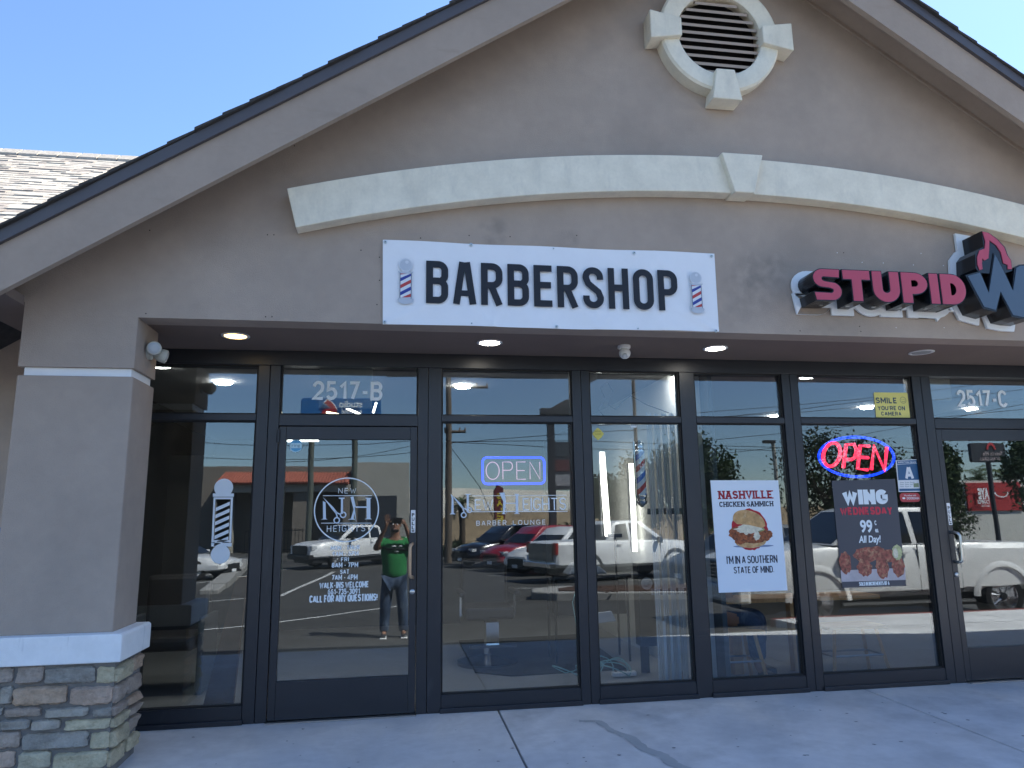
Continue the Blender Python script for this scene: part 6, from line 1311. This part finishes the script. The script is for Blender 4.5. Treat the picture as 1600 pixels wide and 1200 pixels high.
rtext('studio', (530, 625.5), (566, 637), 29.9, .02, WHITE, t); rtext('extended', (534, 639), (566, 647), 29.9, .015, WHITE, t); rtext('stay', (548, 650), (566, 658), 29.9, .015, WHITE, t)
rtext('6', (501, 622), (528, 661), 29.88, .06, WHITE, t, 'numeral_edge'); rtext('6', (502.5, 624), (526.5, 659), 29.86, .03, REDV, t, 'numeral')
# wooden utility pole with crossarms, and wires
WOODP = mat('weathered_wood', (.13, .10, .075), .9, var=.2)
def upole(x, y, h, label, arms, r=.15):
    t = thing('utility_pole', label, 'utility pole', (x, y, -.6))
    MB().tube([(x, y, -.6), (x, y, h)], [r*1.2, r*.75], 10).out('pole', WOODP, t, smooth=True)
    for z, L, ox in arms:
        a = MB().tube([(x-L+ox, y, z), (x+L+ox, y, z)], .07, 4).out('crossarm', WOODP, t)
        for k in (-1, -.45, .45, 1): MB().lathe([(.05, .05), (.03, .2)], (x+ox+L*k*.95, y, z), n=8).out('insulator', mat('insulator', (.2, .16, .14), .3), a)
    return t
q = refl(701, 640, 28); up1 = upole(q.x, -28, 9.6, 'wooden utility pole with crossarm reflected at the left of the OPEN sign window', [(refl(700, 604, 28).z, .95, .95), (refl(700, 674, 28).z, .5, .3)])
q = refl(1022, 735, 60); upole(q.x, -60, refl(1022, 722, 60).z+.3, 'distant utility pole with three crossarms reflected beside the hanging pole', [(refl(1022, 727, 60).z, 1.0, 0), (refl(1022, 734, 60).z, .8, 0), (refl(1022, 745, 60).z, .6, 0)], .12)
t = thing('light_pole', 'tall thin brown light pole reflected behind the hanging barber pole', 'light pole', (refl(992, 640, 26).x, -26, -.6)); q = refl(992, 640, 26)
MB().tube([(q.x, -26, -.6), (q.x, -26, 9)], .085, 8).out('pole', mat('pole_brown', (.14, .11, .08), .6), t); BX(q.x-.4, q.x+.4, -26.2, -25.8, 9, 9.15).out('lamp_head', TRIM, t)
q = refl(1212, 730, 40); t = thing('light_pole', 'tall pale light pole reflected above the sandwich poster', 'light pole', (q.x, -40, -.6)); MB().tube([(q.x, -40, -.6), (q.x, -40, refl(1205, 692, 40).z)], .13, 8).out('pole', BEIGE, t); zq = refl(1205, 692, 40).z; BX(q.x-.7, q.x+.1, -40.2, -39.8, zq, zq+.2).out('lamp_head', TRIM, t)
q = refl(1218, 770, 34)
def wire(label, pts, Y=30, r=.018):
    P_ = [refl(x, y, Y) for x, y in pts]; out = []
    for a_, b_ in zip(P_[:-1], P_[1:]):
        for i in range(8): k = i/8; v = a_.lerp(b_, k); v.z -= .25*4*k*(1-k)*(1 if len(P_) < 3 else 0); out.append(v)
    out.append(P_[-1]); tag(MB().tube(out, r, 5).out('power_line', TRIM), label, 'power line', 'power lines over the lot')
WLB = ['upper power line across the narrow window and barbershop door', 'middle power line across the narrow window and barbershop door', 'lower rising power line across the barbershop door', 'straight power line running right from the pole at bar height', 'power line climbing right from the utility pole in the OPEN window', 'power line sinking right from the utility pole in the OPEN window', 'power line rising left from the crossarm above the door', 'power line rising across the upper sandwich and oval sign panes', 'power line over the sandwich poster rising to the right', 'level power line over the oval OPEN sign', 'lowest power line over the sandwich poster', 'topmost power line behind the yellow camera notice', 'second power line behind the yellow camera notice', 'power line passing through the grill pole sign', 'thin guy line slanting down through the OPEN sign']
for i, (pts, Y) in enumerate([([(300, 690), (660, 687)], 32), ([(300, 714), (660, 705)], 32), ([(430, 722), (660, 692)], 34), ([(700, 690), (905, 688), (1250, 700)], 28), ([(700, 692), (905, 676), (1060, 668)], 28), ([(700, 690), (905, 701), (1060, 702)], 28), ([(705, 605), (560, 540)], 28), ([(920, 665), (1430, 615)], 30),
                              ([(1085, 690), (1430, 655), (1600, 640)], 32), ([(1085, 698), (1600, 702)], 32), ([(1085, 712), (1260, 695), (1600, 632)], 34), ([(1085, 645), (1600, 590)], 36), ([(1085, 653), (1600, 608)], 36), ([(1250, 684), (1600, 703)], 30), ([(700, 693), (750, 760), (790, 850)], 28)]):
    wire(WLB[i], pts, Y, .016)
# dark pylon sign
q0, q1 = refl(846, 640, 24), refl(892, 650, 24)
t = thing('pylon_sign', 'tall dark pylon sign with posts and a slanted cap reflected right of the OPEN sign', 'sign', (q0.x, -24, -.6))
PD = mat('pylon_dark', (.035, .038, .045), .5); zt1 = refl(860, 628, 24).z
za_, zb_, zc_ = refl(865, 660, 24).z, refl(865, 765, 24).z, refl(865, 850, 24).z
BX(q0.x, q1.x+.1, -24.35, -23.95, za_, zt1-.25).out('cap', PD, t)
MB().prism([(q0.x-.05, zt1-.5), (q1.x-.2, zt1+.1), (q1.x+.1, zt1+.1), (q1.x+.1, zt1-.5)], -24.4, -23.9).out('slanted_cap', PD, t)
for x in (q0.x+.28, q1.x-.05): BX(x, x+.28, -24.3, -24.0, gz(-24)-.1, za_).out('post', PD, t)
BX(q0.x+.3, q1.x-.02, -24.28, -24.02, zb_, refl(865, 690, 24).z).out('panel', mat('pylon_panel', (.05, .055, .065), .35, var=.4, vscale=4), t)
for i in range(3): BX(q0.x+.34, q1.x-.1, -24.02, -24.005, zb_+.15+i*.62, zb_+.62+i*.62).out('tenant_panel', mat('tenant_%d' % i, [(.30, .30, .31), (.12, .05, .05), (.06, .07, .08)][i], .4, var=.5, vscale=8), t)
# feather flag
q0, q1 = refl(775, 758, 34), refl(790, 810, 34)
t = thing('feather_flag', 'upright feather flag with yellow lettering on a dark red field', 'flag', (q0.x, -34, -.6))
MB().tube([(q0.x-.05, -34, -.6), (q0.x-.1, -34, q0.z-.3), (q0.x+.1, -34, q0.z)], .03, 6).out('pole', TRIM, t)
MB().prism([(q0.x-.05, q1.z), (q0.x-.08, q0.z-.3), (q0.x+.12, q0.z), (q0.x+.42, q0.z-.15), (q0.x+.5, q1.z)], -34.02, -33.99).out('cloth', mat('flag_red', (.16, .03, .04), .8), t)
for i, ch in enumerate('SALE'):
    mb = add_text(MB(), ch, -(q0.x+.40), -(q0.x+.05), q0.z-.75-i*.40, q0.z-.42-i*.40, 0, .04)
    for k, v in enumerate(mb.v): mb.v[k] = Vector((-v.x, -33.98, v.z))
    mb.out('letter', mat('flag_yellow', (.65, .50, .05), .7), t, fix=False)
# grill pylon sign and red building to the right
q0, q1 = refl(1517, 692, 28), refl(1574, 722, 28)
t = thing('grill_sign', 'dark rounded MEXICAN GRILL pole sign with red arch emblem reflected in the right hand door', 'sign', ((q0.x+q1.x)/2, -28, -.6))
MB().prism(rrect((q0.x+q1.x)/2, (q0.z+q1.z)/2, q1.x-q0.x, q0.z-q1.z, .12), -28.2, -27.98).out('panel', PD, t, bevel=.01); MB().tube([((q0.x+q1.x)/2, -28.1, -.6), ((q0.x+q1.x)/2, -28.1, q1.z+.1)], .12, 10).out('pole', PD, t)
rtext('MEXICAN GRILL', (1531, 714.5), (1571, 719.5), 27.97, .01, mat('sign_text_grey', (.5, .4, .4)), t); rtext('Toma La Villa', (1536, 706), (1566, 712), 27.97, .01, mat('sign_text_grey', (.5, .4, .4)), t)
cc = refl(1550, 704, 27.95); MB().add([(cc.x+.28*math.cos(R(a_))*k, -27.95, cc.z+.05+.38*math.sin(R(a_))*k) for k in (.6, 1.0) for a_ in range(0, 181, 20)], [(i, i+1, 11+i, 10+i) for i in range(9)]).out('arch_emblem', mat('emblem_red', (.50, .05, .06)), t)
q0, q1 = refl(1512, 754, 31), refl(1592, 797, 31)
t = thing('taco_shop', 'white building with a large red painted banner of lettering reflected in the right hand door', 'building', ((q0.x+q1.x)/2, -32, -.6))
BX(q0.x-2, q1.x+9, -40, -31.2, -.6, refl(1550, 750, 31).z).out('wall', FARW, t); BX(q0.x, q1.x+.5, -31.2, -31.1, q1.z, q0.z).out('banner_panel', mat('banner_red', (.42, .03, .03), .5), t)
rtext('AYE', (1527, 762), (1547, 780), 31, .06, WHITE, t); rtext('CAMPO!', (1527, 781), (1547, 787), 31, .04, WHITE, t); rtext('FRESH TACOS', (1533, 789), (1547, 792), 31, .02, WHITE, t)
q = refl(1568, 775, 31); m = MB(); vs = []
MB().add([(q.x+.45*math.cos(R(a_))*k, -31.05, q.z+.25-.32*k*math.sin(R(a_))) for k in (.82, 1.0) for a_ in range(0, 181, 15)], [(i, i+1, 14+i, 13+i) for i in range(12)]).out('taco_outline', WHITE, t)

# ================================================================ VEGETATION
LEAF = [mat('foliage_%d' % i, c, .7, .3, var=.25, vscale=3) for i, c in enumerate([(.075, .115, .05), (.11, .15, .06), (.05, .075, .035), (.14, .13, .085)])]
BARK = mat('bark', (.085, .065, .05), .95, var=.3)
def tree(label, x, y, h, r, n, leaf=(0, 1, 2), ls=.16, cz=.62, trunk=.14, dens=1, seed=1, cat='tree', name='tree', sq=.75):
    rn = random.Random(seed); t = thing(name, label, cat, (x, y, gz(y))); z0 = gz(y)
    m = MB(); m.tube([(x, y, z0-.1), (x+.1, y, z0+h*.25), (x, y+.1, z0+h*.45)], [trunk, trunk*.75, trunk*.5], 8); tips = []
    for i in range(11):
        a_ = rn.uniform(0, 2*PI); e = rn.uniform(.3, 1.2); L = r*rn.uniform(.6, 1.05); b0 = (x, y, z0+h*rn.uniform(.22, .45))
        b1 = (x+L*.5*math.cos(a_)*math.cos(e), y+L*.5*math.sin(a_)*math.cos(e), b0[2]+L*.5*math.sin(e)+.2); b2 = (x+L*math.cos(a_)*math.cos(e), y+L*math.sin(a_)*math.cos(e), min(z0+h*.95, b0[2]+L*math.sin(e)+.5)); tips.append(b2)
        m.tube([b0, b1, b2], [trunk*.45, trunk*.3, trunk*.1], 5)
        for k in range(3):
            c_ = (b2[0]+rn.uniform(-.6, .6), b2[1]+rn.uniform(-.6, .6), b2[2]+rn.uniform(.0, .7)); m.tube([b1, c_], [trunk*.15, trunk*.05], 4)
    m.out('trunk', BARK, t)
    c = MB(); cl = [(rn.uniform(-1, 1), rn.uniform(-1, 1), rn.uniform(-1, 1)) for _ in range(60)]; cl = [p for p in cl if sum(v*v for v in p) < 1][:26]
    for i in range(n):
        q = rn.choice(cl); rr = .33
        p = Vector((x+r*(q[0]+rn.gauss(0, rr*.55)), y+r*(q[1]+rn.gauss(0, rr*.55)), z0+h*cz+h*(1-cz)*sq*1.3*(q[2]+rn.gauss(0, rr*.5))))
        if p.z < z0+.15: continue
        a_ = Vector((rn.gauss(0, 1), rn.gauss(0, 1), rn.gauss(0, 1))).normalized(); b_ = a_.orthogonal().normalized(); s_ = ls*rn.uniform(.5, 1.1)
        c.mi = rn.randrange(len(leaf)); c.add([p-a_*s_, p+b_*s_*.45, p+a_*s_, p-b_*s_*.45], [(0, 1, 2, 3)])
    c.out('crown', [LEAF[i] for i in leaf], t, fix=False); return t
def pos(px, py, Y): q = refl(px, py, Y); return q.x, q.y
tree('olive green tree reflected left of the sandwich poster', pos(1103, 800, 25)[0], -25, 5.2, 1.6, 5200, seed=2, ls=.13)
tree('loose half bare bushy tree reflected behind the oval OPEN sign', pos(1295, 760, 27)[0], -27, 5.9, 2.3, 4200, leaf=(2, 3, 0), seed=3, ls=.12)
tree('second bushy tree reflected at the right of the oval OPEN sign', pos(1395, 770, 27)[0], -27.5, 5.2, 1.9, 4200, leaf=(2, 0, 3), seed=13, ls=.12)
tree('dense green tree reflected at the left of the right hand door', pos(1474, 790, 26)[0], -26, 5.2, 1.05, 3600, seed=4, ls=.13)
tree('tall dark leafy tree reflected at the right edge of the right hand door', pos(1618, 760, 20)[0], -20, 5.2, 1.0, 3200, leaf=(2, 0), seed=5, ls=.12)
tree('round dark tree on the horizon reflected behind the light bars', pos(962, 800, 48)[0], -48, 5.4, 2.6, 3600, leaf=(2, 0), seed=6, ls=.24)
tree('dark tree reflected just left of the hanging barber pole', pos(985, 790, 40)[0], -40, 5.6, 1.5, 2600, leaf=(2, 0), seed=7, ls=.18)
tree('dark green tree reflected through the bars of the folding gate', pos(1050, 760, 30)[0], -30, 5.4, 2.4, 6200, seed=8, ls=.15)
tree('small round bush at the kerb reflected left of the dark crossover', pos(712, 865, 30)[0], -30, .9, .8, 1500, seed=9, ls=.10, cz=.5, name='bush', cat='bush', trunk=.04)
tree('low green hedge bush reflected behind the parked cars', pos(880, 835, 34)[0], -34, 1.5, 2.2, 3000, seed=10, ls=.13, cz=.5, name='bush', cat='bush', trunk=.05)
def palm(label, x, y, h, r, seed, n=26, z0=None):
    rn = random.Random(seed); z0 = gz(y) if z0 is None else z0; t = thing('palm_tree', label, 'palm tree', (x, y, z0))
    MB().tube([(x, y, z0-.1), (x+.05, y, z0+h*.5), (x, y, z0+h)], [.22, .17, .19], 10).out('trunk', BARK, t, smooth=True)
    for i in range(n):
        a_ = rn.uniform(0, 2*PI); e0 = rn.uniform(-.4, 1.3); m = MB(); pv = Vector((x, y, z0+h)); L = r*rn.uniform(.8, 1.1); pts = [pv.copy()]
        for k in range(6):
            e = e0-k*.28; pv = pv+Vector((math.cos(a_)*math.cos(e), math.sin(a_)*math.cos(e), math.sin(e)))*L/6; pts.append(pv.copy())
        sd_ = Vector((-math.sin(a_), math.cos(a_), 0))
        for k in range(1, 7):
            for q_ in range(3):
                c_ = pts[k-1].lerp(pts[k], q_/3); w = L*.30*(1-(k-3.5)**2/14)
                for s_ in (-1, 1): tip = c_+sd_*s_*w+(pts[k]-pts[k-1])*1.0-Vector((0, 0, w*.35)); d = (pts[k]-pts[k-1])*.10; m.add([c_-d, c_+d, tip], [(0, 1, 2)])
        m.tube(pts, .015, 4); m.out('frond', LEAF[rn.choice([0, 0, 2, 1])], t, fix=False)
q = refl(721, 788, 36); palm('palm tree reflected behind the letter N of the window lettering', q.x, -36, refl(721, 790, 36).z+.6, 1.15, 1)
q = refl(1530, 745, 36); palm('left palm reflected behind the grill sign pole', q.x, -36, q.z+.5, 1.7, 2, 18)
q = refl(1572, 745, 37); palm('right palm reflected behind the grill sign pole', q.x, -37, q.z+.5, 1.7, 3, 18)
q = refl(1210, 765, 60); palm('small distant palm reflected over the sandwich poster', q.x, -60, q.z+.6, 1.0, 4, 14)
# red flowering bush
tree('bush with red blossom reflected low in the right hand door', pos(1490, 805, 24)[0], -24, 2.2, .9, 1500, seed=21, ls=.08, cz=.55, name='bush', cat='bush', trunk=.05)
# litter of the kerb bed
m = MB(); rl = random.Random(8)
for i in range(260):
    x, y = rl.uniform(4, 11), rl.uniform(-11.6, -10.2); z = gz(-10.8)+.12+.06; s_ = rl.uniform(.02, .06); m.add([(x-s_, y, z), (x, y-s_, z), (x+s_, y, z+.02), (x, y+s_, z), (x, y, z+s_)], [(0, 1, 4), (1, 2, 4), (2, 3, 4), (3, 0, 4)])
tag(m.out('bark_mulch', SOIL), None, None, kind='stuff')
